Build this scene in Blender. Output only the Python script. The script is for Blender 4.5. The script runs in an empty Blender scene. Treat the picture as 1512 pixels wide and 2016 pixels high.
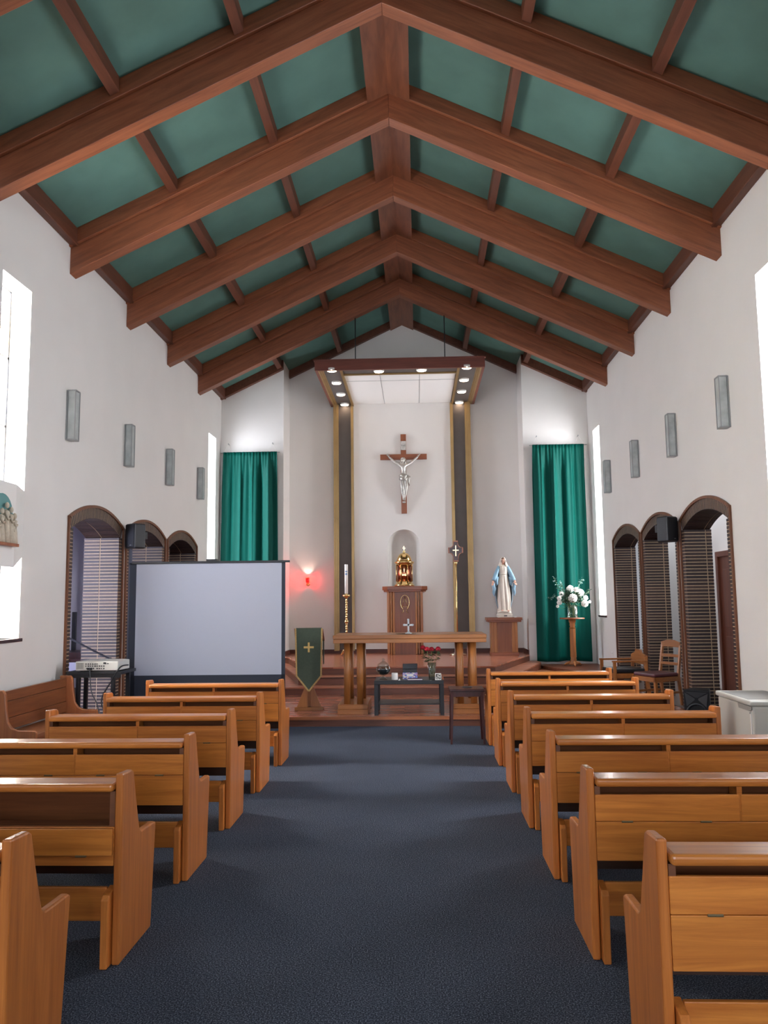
import bpy, bmesh, math, random
from mathutils import Vector, Matrix, Euler
rnd = random.Random(7)
PI = math.pi
SC = bpy.context.scene
COL = SC.collection

# ------------------------------------------------------------------ helpers
def lin(h):
    h = h.lstrip('#'); o = []
    for i in (0, 2, 4):
        c = int(h[i:i+2], 16) / 255
        o.append(c/12.92 if c <= .04045 else ((c+.055)/1.055)**2.4)
    return (*o, 1.0)

class MB:
    """collects geometry for ONE mesh object"""
    def __init__(s): s.v = []; s.f = []; s.sm = []
    def add(s, vs, fs, smooth=False, M=None):
        b = len(s.v)
        for p in vs:
            p = Vector(p)
            s.v.append(tuple(M @ p) if M is not None else tuple(p))
        for f in fs: s.f.append([b+i for i in f]); s.sm.append(smooth)
        return s
    def box(s, x0, x1, y0, y1, z0, z1, M=None):
        vs = [(x, y, z) for x in (x0, x1) for y in (y0, y1) for z in (z0, z1)]
        return s.add(vs, [(0,1,3,2),(4,6,7,5),(0,4,5,1),(2,3,7,6),(0,2,6,4),(1,5,7,3)], False, M)
    def prism(s, poly, ax, a0, a1, M=None, smooth=False):
        """poly in the two axes other than ax (order kept), extruded a0..a1 along ax"""
        n = len(poly)
        def P(p, a):
            return {'x': (a, p[0], p[1]), 'y': (p[0], a, p[1]), 'z': (p[0], p[1], a)}[ax]
        vs = [P(p, a0) for p in poly] + [P(p, a1) for p in poly]
        s.add(vs, [list(range(n))[::-1], [n+i for i in range(n)]], False, M)
        b = len(s.v) - 2*n
        for i in range(n):
            j = (i+1) % n
            s.f.append([b+i, b+j, b+n+j, b+n+i]); s.sm.append(smooth)
        return s
    def tube(s, pts, r, seg=10, caps=True, M=None, smooth=True, sx=1.0):
        pts = [Vector(p) for p in pts]; n = len(pts)
        rs = r if isinstance(r, (list, tuple)) else [r]*n
        vs = []; up = None
        for i, p in enumerate(pts):
            t = (pts[min(i+1, n-1)] - pts[max(i-1, 0)]).normalized()
            if up is None:
                up = Vector((0, 0, 1)) if abs(t.z) < .9 else Vector((1, 0, 0))
            a = (up - t*up.dot(t)).normalized(); b = t.cross(a); up = a
            for k in range(seg):
                w = 2*PI*k/seg
                vs.append(p + (a*math.cos(w)*sx + b*math.sin(w))*rs[i])
        fs = [(i*seg+k, i*seg+(k+1) % seg, (i+1)*seg+(k+1) % seg, (i+1)*seg+k) for i in range(n-1) for k in range(seg)]
        s.add(vs, fs, smooth, M)
        if caps:
            b = len(s.v) - n*seg
            s.f.append([b+k for k in range(seg)][::-1]); s.sm.append(False)
            s.f.append([b+(n-1)*seg+k for k in range(seg)]); s.sm.append(False)
        return s
    def lathe(s, prof, c=(0, 0, 0), seg=24, M=None, smooth=True, mod=None, caps=True):
        vs = []; n = len(prof)
        for (r, z) in prof:
            for k in range(seg):
                w = 2*PI*k/seg; q = r*(mod(w, z) if mod else 1)
                vs.append((c[0]+q*math.cos(w), c[1]+q*math.sin(w), c[2]+z))
        fs = [(i*seg+k, i*seg+(k+1) % seg, (i+1)*seg+(k+1) % seg, (i+1)*seg+k) for i in range(n-1) for k in range(seg)]
        s.add(vs, fs, smooth, M)
        if not caps: return s
        b = len(s.v) - n*seg
        s.f.append([b+k for k in range(seg)][::-1]); s.sm.append(False)
        s.f.append([b+(n-1)*seg+k for k in range(seg)]); s.sm.append(False)
        return s
    def ball(s, c, r, seg=14, rings=9, M=None):
        if not isinstance(r, (list, tuple)): r = (r, r, r)
        vs = []
        for i in range(rings+1):
            t = PI*i/rings
            q = max(math.sin(t), .002)
            for k in range(seg):
                w = 2*PI*k/seg
                vs.append((c[0]+r[0]*q*math.cos(w), c[1]+r[1]*q*math.sin(w), c[2]-r[2]*math.cos(t)))
        fs = [(i*seg+k, i*seg+(k+1) % seg, (i+1)*seg+(k+1) % seg, (i+1)*seg+k) for i in range(rings) for k in range(seg)]
        return s.add(vs, fs, True, M)
    def grid(s, fn, nu, nv, smooth=True, M=None):
        vs = [fn(i/nu, j/nv) for i in range(nu+1) for j in range(nv+1)]
        fs = [(i*(nv+1)+j, (i+1)*(nv+1)+j, (i+1)*(nv+1)+j+1, i*(nv+1)+j+1) for i in range(nu) for j in range(nv)]
        return s.add(vs, fs, smooth, M)
    def build(s, name, m, parent=None, bevel=0, seg=2, solid=0, loc=None):
        me = bpy.data.meshes.new(name); me.from_pydata(s.v, [], s.f)
        me.polygons.foreach_set('use_smooth', s.sm); me.update()
        bm = bmesh.new(); bm.from_mesh(me); bmesh.ops.recalc_face_normals(bm, faces=bm.faces); bm.to_mesh(me); bm.free()
        me.materials.append(m)
        o = bpy.data.objects.new(name, me); COL.objects.link(o)
        if parent: o.parent = parent
        if loc: o.location = loc
        if solid:
            d = o.modifiers.new('solid', 'SOLIDIFY'); d.thickness = solid; d.offset = 0
        if bevel:
            d = o.modifiers.new('bevel', 'BEVEL'); d.width = bevel; d.segments = seg; d.limit_method = 'ANGLE'; d.angle_limit = .6
        return o

def skin(name, verts, edges, radii, m, parent, sub=2):
    me = bpy.data.meshes.new(name); me.from_pydata(verts, edges, []); me.materials.append(m)
    o = bpy.data.objects.new(name, me); COL.objects.link(o); o.parent = parent
    k = o.modifiers.new('skin', 'SKIN'); k.use_smooth_shade = True; k.branch_smoothing = .6
    for i, r in enumerate(radii):
        sv = me.skin_vertices[0].data[i]; sv.radius = r if isinstance(r, tuple) else (r, r); sv.use_root = (i == 0)
    d = o.modifiers.new('sub', 'SUBSURF'); d.levels = d.render_levels = sub
    return o

def text(name, s, size, m, parent, M, ext=.001):
    cu = bpy.data.curves.new(name, 'FONT'); cu.body = s; cu.size = size; cu.extrude = ext
    cu.align_x = 'CENTER'; cu.align_y = 'CENTER'
    t = bpy.data.objects.new(name, cu); COL.objects.link(t)
    dg = bpy.context.evaluated_depsgraph_get(); dg.update()
    me = bpy.data.meshes.new_from_object(t.evaluated_get(dg))
    bpy.data.objects.remove(t); me.transform(M); me.materials.clear(); me.materials.append(m)
    o = bpy.data.objects.new(name, me); COL.objects.link(o); o.parent = parent
    return o
FACE = Matrix.Rotation(PI/2, 4, 'X')     # text standing upright, read from -Y

def tag(o, label=None, cat=None, group=None, kind=None):
    if label: o['label'] = label
    if cat: o['category'] = cat
    if group: o['group'] = group
    if kind: o['kind'] = kind
    return o
def thing(name, label, cat, loc=(0, 0, 0), rz=0, group=None):
    o = bpy.data.objects.new(name, None); COL.objects.link(o); o.empty_display_size = .1
    o.location = loc; o.rotation_euler = (0, 0, rz)
    return tag(o, label, cat, group)
def struct(o): o['kind'] = 'structure'; return o
KIDS = {}
def dup(root, loc, rz=None, label=None, group=None):
    r = root.copy(); COL.objects.link(r); r.location = loc
    if rz is not None: r.rotation_euler = (0, 0, rz)
    if label: r['label'] = label
    if group: r['group'] = group
    for ch in list(root.children):
        c = ch.copy(); COL.objects.link(c); c.parent = r
        for g in list(ch.children):
            d = g.copy(); COL.objects.link(d); d.parent = c
    return r

# ------------------------------------------------------------------ materials
def newmat(name):
    m = bpy.data.materials.new(name); m.use_nodes = True
    return m, m.node_tree.nodes, m.node_tree.links, m.node_tree.nodes['Principled BSDF']
def plain(name, h, rough=.5, metal=0, var=0, vscale=6, bump=0, bscale=60, coat=0):
    m, N, L, B = newmat(name); c = lin(h)
    B.inputs['Base Color'].default_value = c; B.inputs['Roughness'].default_value = rough; B.inputs['Metallic'].default_value = metal
    if coat: B.inputs['Coat Weight'].default_value = coat; B.inputs['Coat Roughness'].default_value = .15
    tc = N.new('ShaderNodeTexCoord')
    if var:
        n = N.new('ShaderNodeTexNoise'); n.inputs['Scale'].default_value = vscale; n.inputs['Detail'].default_value = 4
        r = N.new('ShaderNodeValToRGB')
        r.color_ramp.elements[0].position = .3; r.color_ramp.elements[1].position = .7
        r.color_ramp.elements[0].color = (*[x*(1-var) for x in c[:3]], 1); r.color_ramp.elements[1].color = (*[min(1, x*(1+var)) for x in c[:3]], 1)
        L.new(tc.outputs['Object'], n.inputs['Vector']); L.new(n.outputs['Fac'], r.inputs['Fac']); L.new(r.outputs['Color'], B.inputs['Base Color'])
    if bump:
        n2 = N.new('ShaderNodeTexNoise'); n2.inputs['Scale'].default_value = bscale; n2.inputs['Detail'].default_value = 3
        b = N.new('ShaderNodeBump'); b.inputs['Strength'].default_value = bump; b.inputs['Distance'].default_value = .01
        L.new(tc.outputs['Object'], n2.inputs['Vector']); L.new(n2.outputs['Fac'], b.inputs['Height']); L.new(b.outputs['Normal'], B.inputs['Normal'])
    return m
def wood(name, h1, h2, axis='x', rough=.35, ang=0, sc=16, coat=0, tint=.12, spec=.5):
    m, N, L, B = newmat(name)
    tc = N.new('ShaderNodeTexCoord'); mp = N.new('ShaderNodeMapping'); oi = N.new('ShaderNodeObjectInfo')
    rot = N.new('ShaderNodeVectorRotate'); rot.rotation_type = 'Y_AXIS'; rot.inputs['Angle'].default_value = ang
    L.new(tc.outputs['Object'], rot.inputs['Vector'])
    mp.inputs['Scale'].default_value = {'x': (.9, sc, sc), 'y': (sc, .9, sc), 'z': (sc, sc, .9)}[axis]
    L.new(rot.outputs['Vector'], mp.inputs['Vector'])
    sh = N.new('ShaderNodeVectorMath'); sh.operation = 'SCALE'; sh.inputs[0].default_value = (37, 19, 53)
    L.new(oi.outputs['Random'], sh.inputs['Scale']); L.new(sh.outputs['Vector'], mp.inputs['Location'])
    n = N.new('ShaderNodeTexNoise'); n.inputs['Scale'].default_value = 1.6; n.inputs['Detail'].default_value = 6; n.inputs['Roughness'].default_value = .65; n.inputs['Distortion'].default_value = .6
    L.new(mp.outputs['Vector'], n.inputs['Vector'])
    r = N.new('ShaderNodeValToRGB'); r.color_ramp.elements[0].position = .28; r.color_ramp.elements[1].position = .72
    r.color_ramp.elements[0].color = lin(h2); r.color_ramp.elements[1].color = lin(h1)
    L.new(n.outputs['Fac'], r.inputs['Fac'])
    hs = N.new('ShaderNodeHueSaturation'); mr = N.new('ShaderNodeMapRange')
    mr.inputs['To Min'].default_value = 1-tint; mr.inputs['To Max'].default_value = 1+tint
    L.new(oi.outputs['Random'], mr.inputs['Value']); L.new(mr.outputs['Result'], hs.inputs['Value']); L.new(r.outputs['Color'], hs.inputs['Color'])
    L.new(hs.outputs['Color'], B.inputs['Base Color'])
    B.inputs['Roughness'].default_value = rough; B.inputs['Specular IOR Level'].default_value = spec
    if coat: B.inputs['Coat Weight'].default_value = coat; B.inputs['Coat Roughness'].default_value = .12
    return m
def glow(name, h, s):
    m, N, L, B = newmat(name)
    B.inputs['Base Color'].default_value = lin(h); B.inputs['Emission Color'].default_value = lin(h); B.inputs['Emission Strength'].default_value = s
    return m
def glass(name, h='#ffffff', rough=.02, ior=1.45):
    m, N, L, B = newmat(name)
    B.inputs['Base Color'].default_value = lin(h); B.inputs['Roughness'].default_value = rough
    B.inputs['Transmission Weight'].default_value = 1; B.inputs['IOR'].default_value = ior
    return m
def islandmat(name, cols, rough=.7, bump=.2):
    m, N, L, B = newmat(name)
    g = N.new('ShaderNodeNewGeometry'); r = N.new('ShaderNodeValToRGB'); r.color_ramp.interpolation = 'LINEAR'
    e = r.color_ramp.elements
    while len(e) < len(cols): e.new(.5)
    for i, c in enumerate(cols): e[i].position = i/(len(cols)-1); e[i].color = lin(c)
    L.new(g.outputs['Random Per Island'], r.inputs['Fac'])
    tc = N.new('ShaderNodeTexCoord'); n = N.new('ShaderNodeTexNoise'); n.inputs['Scale'].default_value = 25; n.inputs['Detail'].default_value = 5
    mx = N.new('ShaderNodeMix'); mx.data_type = 'RGBA'; mx.blend_type = 'OVERLAY'; mx.inputs['Factor'].default_value = .35
    L.new(tc.outputs['Object'], n.inputs['Vector']); L.new(r.outputs['Color'], mx.inputs['A']); L.new(n.outputs['Fac'], mx.inputs['B'])
    L.new(mx.outputs['Result'], B.inputs['Base Color']); B.inputs['Roughness'].default_value = rough
    return m
def planks(name, c1, c2, cm, rough, bw=.6, rh=.06, rot=0):
    m, N, L, B = newmat(name)
    tc = N.new('ShaderNodeTexCoord'); mp = N.new('ShaderNodeMapping'); mp.inputs['Rotation'].default_value = (0, 0, rot)
    b = N.new('ShaderNodeTexBrick'); b.inputs['Color1'].default_value = lin(c1); b.inputs['Color2'].default_value = lin(c2); b.inputs['Mortar'].default_value = lin(cm)
    b.inputs['Scale'].default_value = 1; b.inputs['Brick Width'].default_value = bw; b.inputs['Row Height'].default_value = rh
    b.inputs['Mortar Size'].default_value = .0015; b.inputs['Bias'].default_value = 0
    n = N.new('ShaderNodeTexNoise'); n.inputs['Scale'].default_value = 3; n.inputs['Detail'].default_value = 6
    mp2 = N.new('ShaderNodeMapping'); mp2.inputs['Scale'].default_value = (1.5, 20, 1)
    mx = N.new('ShaderNodeMix'); mx.data_type = 'RGBA'; mx.blend_type = 'OVERLAY'; mx.inputs['Factor'].default_value = .4
    L.new(tc.outputs['Object'], mp.inputs['Vector']); L.new(mp.outputs['Vector'], b.inputs['Vector']); L.new(mp.outputs['Vector'], mp2.inputs['Vector']); L.new(mp2.outputs['Vector'], n.inputs['Vector'])
    mx.inputs['Factor'].default_value = .22
    L.new(b.outputs['Color'], mx.inputs['A']); L.new(n.outputs['Fac'], mx.inputs['B']); L.new(mx.outputs['Result'], B.inputs['Base Color'])
    B.inputs['Roughness'].default_value = rough
    return m
def carpet(name):
    m, N, L, B = newmat(name)
    tc = N.new('ShaderNodeTexCoord')
    n = N.new('ShaderNodeTexNoise'); n.inputs['Scale'].default_value = 150; n.inputs['Detail'].default_value = 2
    r = N.new('ShaderNodeValToRGB'); e = r.color_ramp.elements
    e[0].position = .3; e[0].color = lin('#22262f'); e[1].position = .72; e[1].color = lin('#7f8797')
    x = e.new(.5); x.color = lin('#3e4553')
    n2 = N.new('ShaderNodeTexNoise'); n2.inputs['Scale'].default_value = 1.3; n2.inputs['Detail'].default_value = 3
    mr = N.new('ShaderNodeMapRange'); mr.inputs['To Min'].default_value = .75; mr.inputs['To Max'].default_value = 1.2
    hs = N.new('ShaderNodeHueSaturation')
    bp = N.new('ShaderNodeBump'); bp.inputs['Strength'].default_value = .5; bp.inputs['Distance'].default_value = .004
    for q in (n, n2): L.new(tc.outputs['Object'], q.inputs['Vector'])
    L.new(n.outputs['Fac'], r.inputs['Fac']); L.new(r.outputs['Color'], hs.inputs['Color']); L.new(n2.outputs['Fac'], mr.inputs['Value']); L.new(mr.outputs['Result'], hs.inputs['Value'])
    L.new(hs.outputs['Color'], B.inputs['Base Color']); L.new(n.outputs['Fac'], bp.inputs['Height']); L.new(bp.outputs['Normal'], B.inputs['Normal'])
    B.inputs['Roughness'].default_value = .95; B.inputs['Specular IOR Level'].default_value = .1
    return m
def leaded(name, s):
    m, N, L, B = newmat(name)
    tc = N.new('ShaderNodeTexCoord'); mp = N.new('ShaderNodeMapping'); mp.inputs['Scale'].default_value = (1, 3, 3.3)
    v = N.new('ShaderNodeTexVoronoi'); v.inputs['Scale'].default_value = 1.4
    r = N.new('ShaderNodeValToRGB'); r.color_ramp.interpolation = 'CONSTANT'; e = r.color_ramp.elements
    cols = ['#eef2ff', '#e8ecf8', '#e9cf9c', '#f4f4f4', '#b8c8e8', '#f6f8ff']
    while len(e) < len(cols): e.new(.5)
    for i, c in enumerate(cols): e[i].position = i/len(cols); e[i].color = lin(c)
    L.new(tc.outputs['Object'], mp.inputs['Vector']); L.new(mp.outputs['Vector'], v.inputs['Vector']); L.new(v.outputs['Color'], r.inputs['Fac'])
    L.new(r.outputs['Color'], B.inputs['Emission Color']); B.inputs['Emission Strength'].default_value = s
    B.inputs['Base Color'].default_value = (.5, .5, .5, 1)
    return m

M = {}
SL = .479; ANG = math.atan(SL)
M['wall'] = plain('wall_plaster', '#dedbd6', .75, var=.02, vscale=1.5, bump=.06, bscale=35)
M['white'] = plain('white_paint', '#e6e4df', .55)
M['ceil'] = plain('green_ceiling', '#4b6e64', .8, var=.12, vscale=2.2, bump=.05, bscale=12)
M['carpet'] = carpet('navy_carpet')
M['park'] = planks('parquet', '#b9755a', '#8d553f', '#5a3324', .22, .42, .07, .0)
M['parkr'] = planks('parquet_step', '#b37355', '#8f583f', '#3a1e14', .3, 1.1, .08, .0)
M['riser'] = wood('step_riser_wood', '#7a4630', '#502a1b', 'x', .4)
M['nosing'] = wood('step_nosing_wood', '#a9683f', '#85492b', 'x', .3)
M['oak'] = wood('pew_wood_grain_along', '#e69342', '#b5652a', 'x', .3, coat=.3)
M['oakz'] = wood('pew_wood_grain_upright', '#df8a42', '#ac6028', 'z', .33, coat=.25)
M['oaky'] = wood('bench_wood_shaded', '#8f5733', '#6f3f22', 'y', .4)  # same bench wood, darkened for the shade on back and seat
M['benchend'] = wood('bench_end_wood_lit', '#a9683a', '#83492a', 'z', .4)  # same bench wood, its lit tone painted in for the ends
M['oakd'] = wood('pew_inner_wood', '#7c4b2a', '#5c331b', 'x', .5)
M['oakdd'] = wood('pew_wood_gap_shade', '#4a2c1a', '#331d10', 'x', .6)  # shade of the gap below the seat, put into the wood colour
M['beamL'] = wood('beam_wood_left', '#96593a', '#6b3a24', 'x', .45, ang=ANG, sc=12, tint=.06)
M['beamR'] = wood('beam_wood_right', '#96593a', '#6b3a24', 'x', .45, ang=-ANG, sc=12, tint=.06)
M['beamY'] = wood('purlin_wood', '#6b3d29', '#4d2819', 'y', .5, sc=9, tint=.1)
M['ridge'] = wood('ridge_wood', '#7d4a30', '#5a301e', 'y', .5, sc=7, tint=.0)
M['cherry'] = wood('altar_wood', '#a86c36', '#8b5226', 'x', .38, coat=.03)
M['cherryz'] = wood('altar_wood_upright', '#b0723a', '#905528', 'z', .38, coat=.03)
M['red'] = wood('pedestal_wood_red', '#9c5831', '#7c4223', 'z', .35)
M['redx'] = wood('pedestal_wood_red_along', '#93522f', '#733b21', 'x', .35)
M['canopy'] = wood('canopy_wood', '#7c4232', '#5c2d22', 'x', .45)
M['gold'] = plain('dull_gold', '#a5895c', .4, .6, var=.1, vscale=4)
M['bboard'] = wood('baseboard_wood', '#6b3a2c', '#4d281e', 'x', .5)
M['brass'] = plain('polished_brass', '#dbbd85', .16, 1)
M['copper'] = plain('copper_cylinder', '#a8644c', .25, 1)
M['silver'] = plain('silver_figure', '#bdbab4', .38, .8, var=.25, vscale=22, bump=.35, bscale=38)
M['slate'] = plain('slate_grey_panel', '#57504c', .6, var=.06)
M['black'] = plain('black_paint', '#17181d', .4)
M['blackf'] = plain('black_fabric', '#121319', .8)
M['navy'] = plain('dark_navy_cloth', '#1c2230', .75)
M['screen'] = plain('projection_fabric', '#979ba8', .8)
M['brick'] = islandmat('dark_bricks', ['#221614', '#36231f', '#2a1e22', '#43302a', '#241a1e', '#4a352f'], .5)
M['mortar'] = plain('mortar', '#bfa688', .9, var=.1, vscale=30)
M['edging'] = wood('arch_edging_wood', '#7a4a2c', '#5a331e', 'z', .45)
M['curtain'] = plain('green_curtain_satin', '#01493f', .6)
M['curtain'].node_tree.nodes['Principled BSDF'].inputs['Specular IOR Level'].default_value = .12
M['brasso'] = plain('old_brass', '#8a7a5c', .4, .8)
M['steel'] = plain('brushed_steel', '#9a9c9c', .4, .8)
M['frost'] = plain('frosted_glass', '#aab0ae', .35, var=.2, vscale=7)
M['heater'] = plain('heater_enamel', '#bdbcb3', .4)
M['heatd'] = plain('heater_grey', '#8b8a85', .5)
M['maroon'] = plain('maroon_leather', '#54222a', .4, var=.15, vscale=8)
M['mahog'] = wood('mahogany', '#431a17', '#2c0f0e', 'z', .3)
M['wax'] = plain('candle_wax', '#efece6', .4)
M['greenc'] = plain('green_lectern_cloth', '#465040', .85, var=.08, vscale=40)
M['trimc'] = plain('gold_braid', '#b9965c', .7, var=.3, vscale=90)
M['goldc'] = plain('gold_embroidery', '#d8b269', .6)
M['redp'] = plain('red_lining', '#5d2320', .7)
M['rose'] = plain('rose_petals', '#b3122b', .55, var=.2, vscale=60)
M['petal'] = plain('white_petals', '#e9e7df', .6, var=.06, vscale=60)
M['leaf'] = plain('dark_leaves', '#2b4630', .55, var=.3, vscale=30)
M['sage'] = plain('sage_leaves', '#6c8a80', .6, var=.25, vscale=30)
M['stem'] = plain('flower_stems', '#5d7a3c', .55, var=.2, vscale=20)
def thin_glass(name, tint):
    m, N, L, B = newmat(name); N.remove(B)
    o = N['Material Output']; mx = N.new('ShaderNodeMixShader'); tr = N.new('ShaderNodeBsdfTransparent'); gl = N.new('ShaderNodeBsdfGlossy'); fr = N.new('ShaderNodeLayerWeight'); mr = N.new('ShaderNodeMapRange'); fr.inputs['Blend'].default_value = .3; mr.inputs['To Min'].default_value = .04; mr.inputs['To Max'].default_value = .55
    tr.inputs['Color'].default_value = lin(tint); gl.inputs['Roughness'].default_value = .03; L.new(fr.outputs['Facing'], mr.inputs['Value']); L.new(mr.outputs['Result'], mx.inputs['Fac']); L.new(tr.outputs['BSDF'], mx.inputs[1]); L.new(gl.outputs['BSDF'], mx.inputs[2]); L.new(mx.outputs['Shader'], o.inputs['Surface'])
    return m
M['glass'] = thin_glass('clear_glass', '#eef3f0')
M['crystal'] = plain('crystal', '#e6eaec', .08); M['crystal'].node_tree.nodes['Principled BSDF'].inputs['Transmission Weight'].default_value = .35
M['skin'] = plain('statue_skin', '#d8a68e', .5)
M['robe'] = plain('statue_robe', '#d9cfc0', .55, var=.06, vscale=14)
M['blue'] = plain('statue_mantle', '#86abc0', .5, var=.12, vscale=14, bump=.5, bscale=22)
M['bluei'] = plain('statue_mantle_lining', '#7d8b94', .6)
M['hair'] = plain('statue_hair', '#6b4a34', .6)
M['stone'] = plain('statue_base', '#d5cdc0', .6, var=.06)
M['purple'] = plain('purple_book', '#4b2c57', .5)
M['turq'] = plain('turquoise_niche', '#5f908e', .7)
M['relief'] = plain('cream_relief', '#c3b8a4', .7, var=.12, vscale=40)
M['orange'] = plain('orange_candle_glass', '#e2572c', .4)
M['proj'] = plain('projector_shell', '#c9c8c2', .45)
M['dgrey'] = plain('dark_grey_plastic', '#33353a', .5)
M['door'] = wood('door_wood', '#6d3924', '#4f2618', 'z', .45)
M['aisleL'] = plain('aisle_wall_lilac', '#c9c8dc', .8)
M['lino'] = plain('aisle_floor', '#6b5a50', .5)
M['winL'] = leaded('leaded_glass_daylight', 30.0)
M['winR'] = glow('frosted_glass_daylight', '#f6f8ff', 13.0)
M['winN'] = glow('frosted_glass_bright', '#f3f6ff', 15.0)
M['winP'] = glow('frosted_glass_dim', '#f3f6ff', 4.0)
M['winF'] = glow('frosted_glass_sky', '#eef3ff', 11.0)
M['fillB'] = glow('added_rear_fill_glow', '#eff3ff', 3.5)  # glow of the fill light added in the rear wall
M['winA'] = glow('aisle_window_daylight', '#e6eaff', 6.0)
M['fillS'] = glow('added_aisle_fill_glow', '#f0f4ff', .8)  # glow of the fill panel added in the right aisle
M['bulb'] = glow('downlight_disc', '#ffe0c0', 8.0)
M['redglow'] = glow('red_lamp_glow', '#ff3020', 6.0)

# ------------------------------------------------------------------ dimensions
XL, XR = -4.128, 3.6
XC = (XL+XR)/2; HW = (XR-XL)/2
EAVE = 6.10
def ceil_z(x): return EAVE + SL*(HW-abs(x-XC))
BAY = 1.873; Y1 = 9.05
BEAMS = [Y1+BAY*k for k in range(-2, 4)]          # 5.30 .. 14.67
YF, YA = 16.5, 17.3                               # flank wall, apse wall
AX0, AX1 = -2.79, 2.25
REAR = -11.0
TH = .48; THL, THR = .48, .35
P1, P2, P3, P4, WING = .125, .25, .375, .5, .31
YP1, YP2, YP3, YP4 = 10.62, 13.02, 13.36, 13.78
ARC = [Y1+1.05+BAY*k for k in range(3)]
AZ = .95                                           # height of the arch centres

# ------------------------------------------------------------------ room shell
b = MB(); b.box(XL-2.2, XR+2.2, REAR, YA+.4, -.1, 0)
struct(b.build('floor', M['carpet']))
b = MB()
for s in (-1, 1):
    xe = XC+s*(HW+.45)
    b.prism([(XC, ceil_z(XC)), (xe, ceil_z(xe)), (xe, ceil_z(xe)+.12), (XC, ceil_z(XC)+.12)], 'y', REAR, YA+.4)
struct(b.build('ceiling', M['ceil']))

def side_wall(name, s, wins):
    x0, x1 = (XL-THL, XL) if s < 0 else (XR, XR+THR)
    top = EAVE+.02
    m = MB(); cuts = []
    for w in wins: cuts.append((w[0], w[1], 'w', w))
    for yc in ARC: cuts.append((yc-.866, yc+.866, 'a', yc))
    cuts.sort(); y = REAR
    for (a, c, k, d) in cuts:
        m.box(x0, x1, y, a, -.1, top); y = c
        if k == 'w':
            m.box(x0, x1, a, c, -.1, d[2]); m.box(x0, x1, a, c, d[3], top)
        else:
            n = 20; R = 1.914
            for i in range(n):
                ya = a+(c-a)*i/n; yb = a+(c-a)*(i+1)/n
                za = AZ+math.sqrt(R*R-(ya-d)**2); zb = AZ+math.sqrt(R*R-(yb-d)**2)
                m.prism([(ya, za), (yb, zb), (yb, top), (ya, top)], 'x', x0, x1)
    m.box(x0, x1, y, YA+.4, -.1, top)
    return struct(m.build(name, M['wall']))
WZ0, WZ1 = 1.29, 5.0
WL = [(-.2, .4, WZ0, WZ1), (7.55, 8.15, WZ0, WZ1), (15.5, 16.08, WZ0, WZ1)]
WR = [(-.2, .4, WZ0, WZ1), (7.6, 8.22, WZ0, WZ1), (15.5, 16.05, WZ0, WZ1)]
side_wall('wall_left', -1, WL); side_wall('wall_right', 1, WR)

# back wall: two flanks with their returns, apse wall with the niche
m = MB()
for (xa, xb) in ((XL, AX0), (AX1, XR)):
    m.prism([(xa, -.1), (xb, -.1), (xb, ceil_z(xb)), (xa, ceil_z(xa))], 'y', YF, YA+.3)
struct(m.build('wall_back', M['wall']))
NX, NZ, NR = -.285, 2.80, .355
m = MB(); n = 20
zt = lambda x: ceil_z(x)+.02
m.prism([(AX0, -.1), (NX-NR, -.1), (NX-NR, zt(NX-NR)), (AX0, zt(AX0))], 'y', YA, YA+.5)
m.prism([(NX+NR, -.1), (AX1, -.1), (AX1, zt(AX1)), (XC, zt(XC)), (NX+NR, zt(NX+NR))] if NX+NR < XC else [(NX+NR, -.1), (AX1, -.1), (AX1, zt(AX1)), (NX+NR, zt(NX+NR))], 'y', YA, YA+.5)
m.box(NX-NR, NX+NR, YA, YA+.5, -.1, 1.5)
for i in range(n):
    xa = NX-NR+2*NR*i/n; xb = NX-NR+2*NR*(i+1)/n
    za = NZ+math.sqrt(max(0, NR*NR-(xa-NX)**2)); zb = NZ+math.sqrt(max(0, NR*NR-(xb-NX)**2))
    m.prism([(xa, za), (xb, zb), (xb, zt(xb)), (xa, zt(xa))], 'y', YA, YA+.5)
# curved niche back: half cylinder closed by a quarter dome
DEP = .42
m.grid(lambda u, v: (NX-NR*math.cos(PI*u), YA+DEP*math.sin(PI*u), 1.5+(NZ-1.5)*v), 24, 4)
m.grid(lambda u, v: (NX-NR*math.cos(PI*u)*math.cos(v*PI/2), YA+DEP*math.sin(PI*u)*math.cos(v*PI/2), NZ+NR*math.sin(v*PI/2)), 24, 10)
struct(m.build('wall_apse', M['wall']))
# rear wall with an added window-shaped fill light (behind the camera)
m = MB(); gx0, gx1, gz0, gz1 = -3.4, 2.9, 1.0, 5.6
m.box(XL, gx0, REAR-.3, REAR, -.1, 6.3); m.box(gx1, XR, REAR-.3, REAR, -.1, 6.3)
m.box(gx0, gx1, REAR-.3, REAR, -.1, gz0)
m.prism([(gx0, gz1), (gx1, gz1), (gx1, ceil_z(gx1)), (XC, ceil_z(XC)), (gx0, ceil_z(gx0))], 'y', REAR-.3, REAR)
struct(m.build('wall_rear', M['wall']))
w = struct(MB().box(gx0, gx1, REAR-.2, REAR-.17, gz0, gz1).build('window_7', M['fillB']))
fm = MB()
for i in range(8):
    x = gx0+(gx1-gx0)*i/7; fm.box(x-.03, x+.03, REAR-.18, REAR-.08, gz0, gz1)
for z in (gz0, 2.5, 4.05, gz1): fm.box(gx0, gx1, REAR-.18, REAR-.08, z-.03, z+.03)
fm.build('window_frame', M['white'], w)

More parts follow.
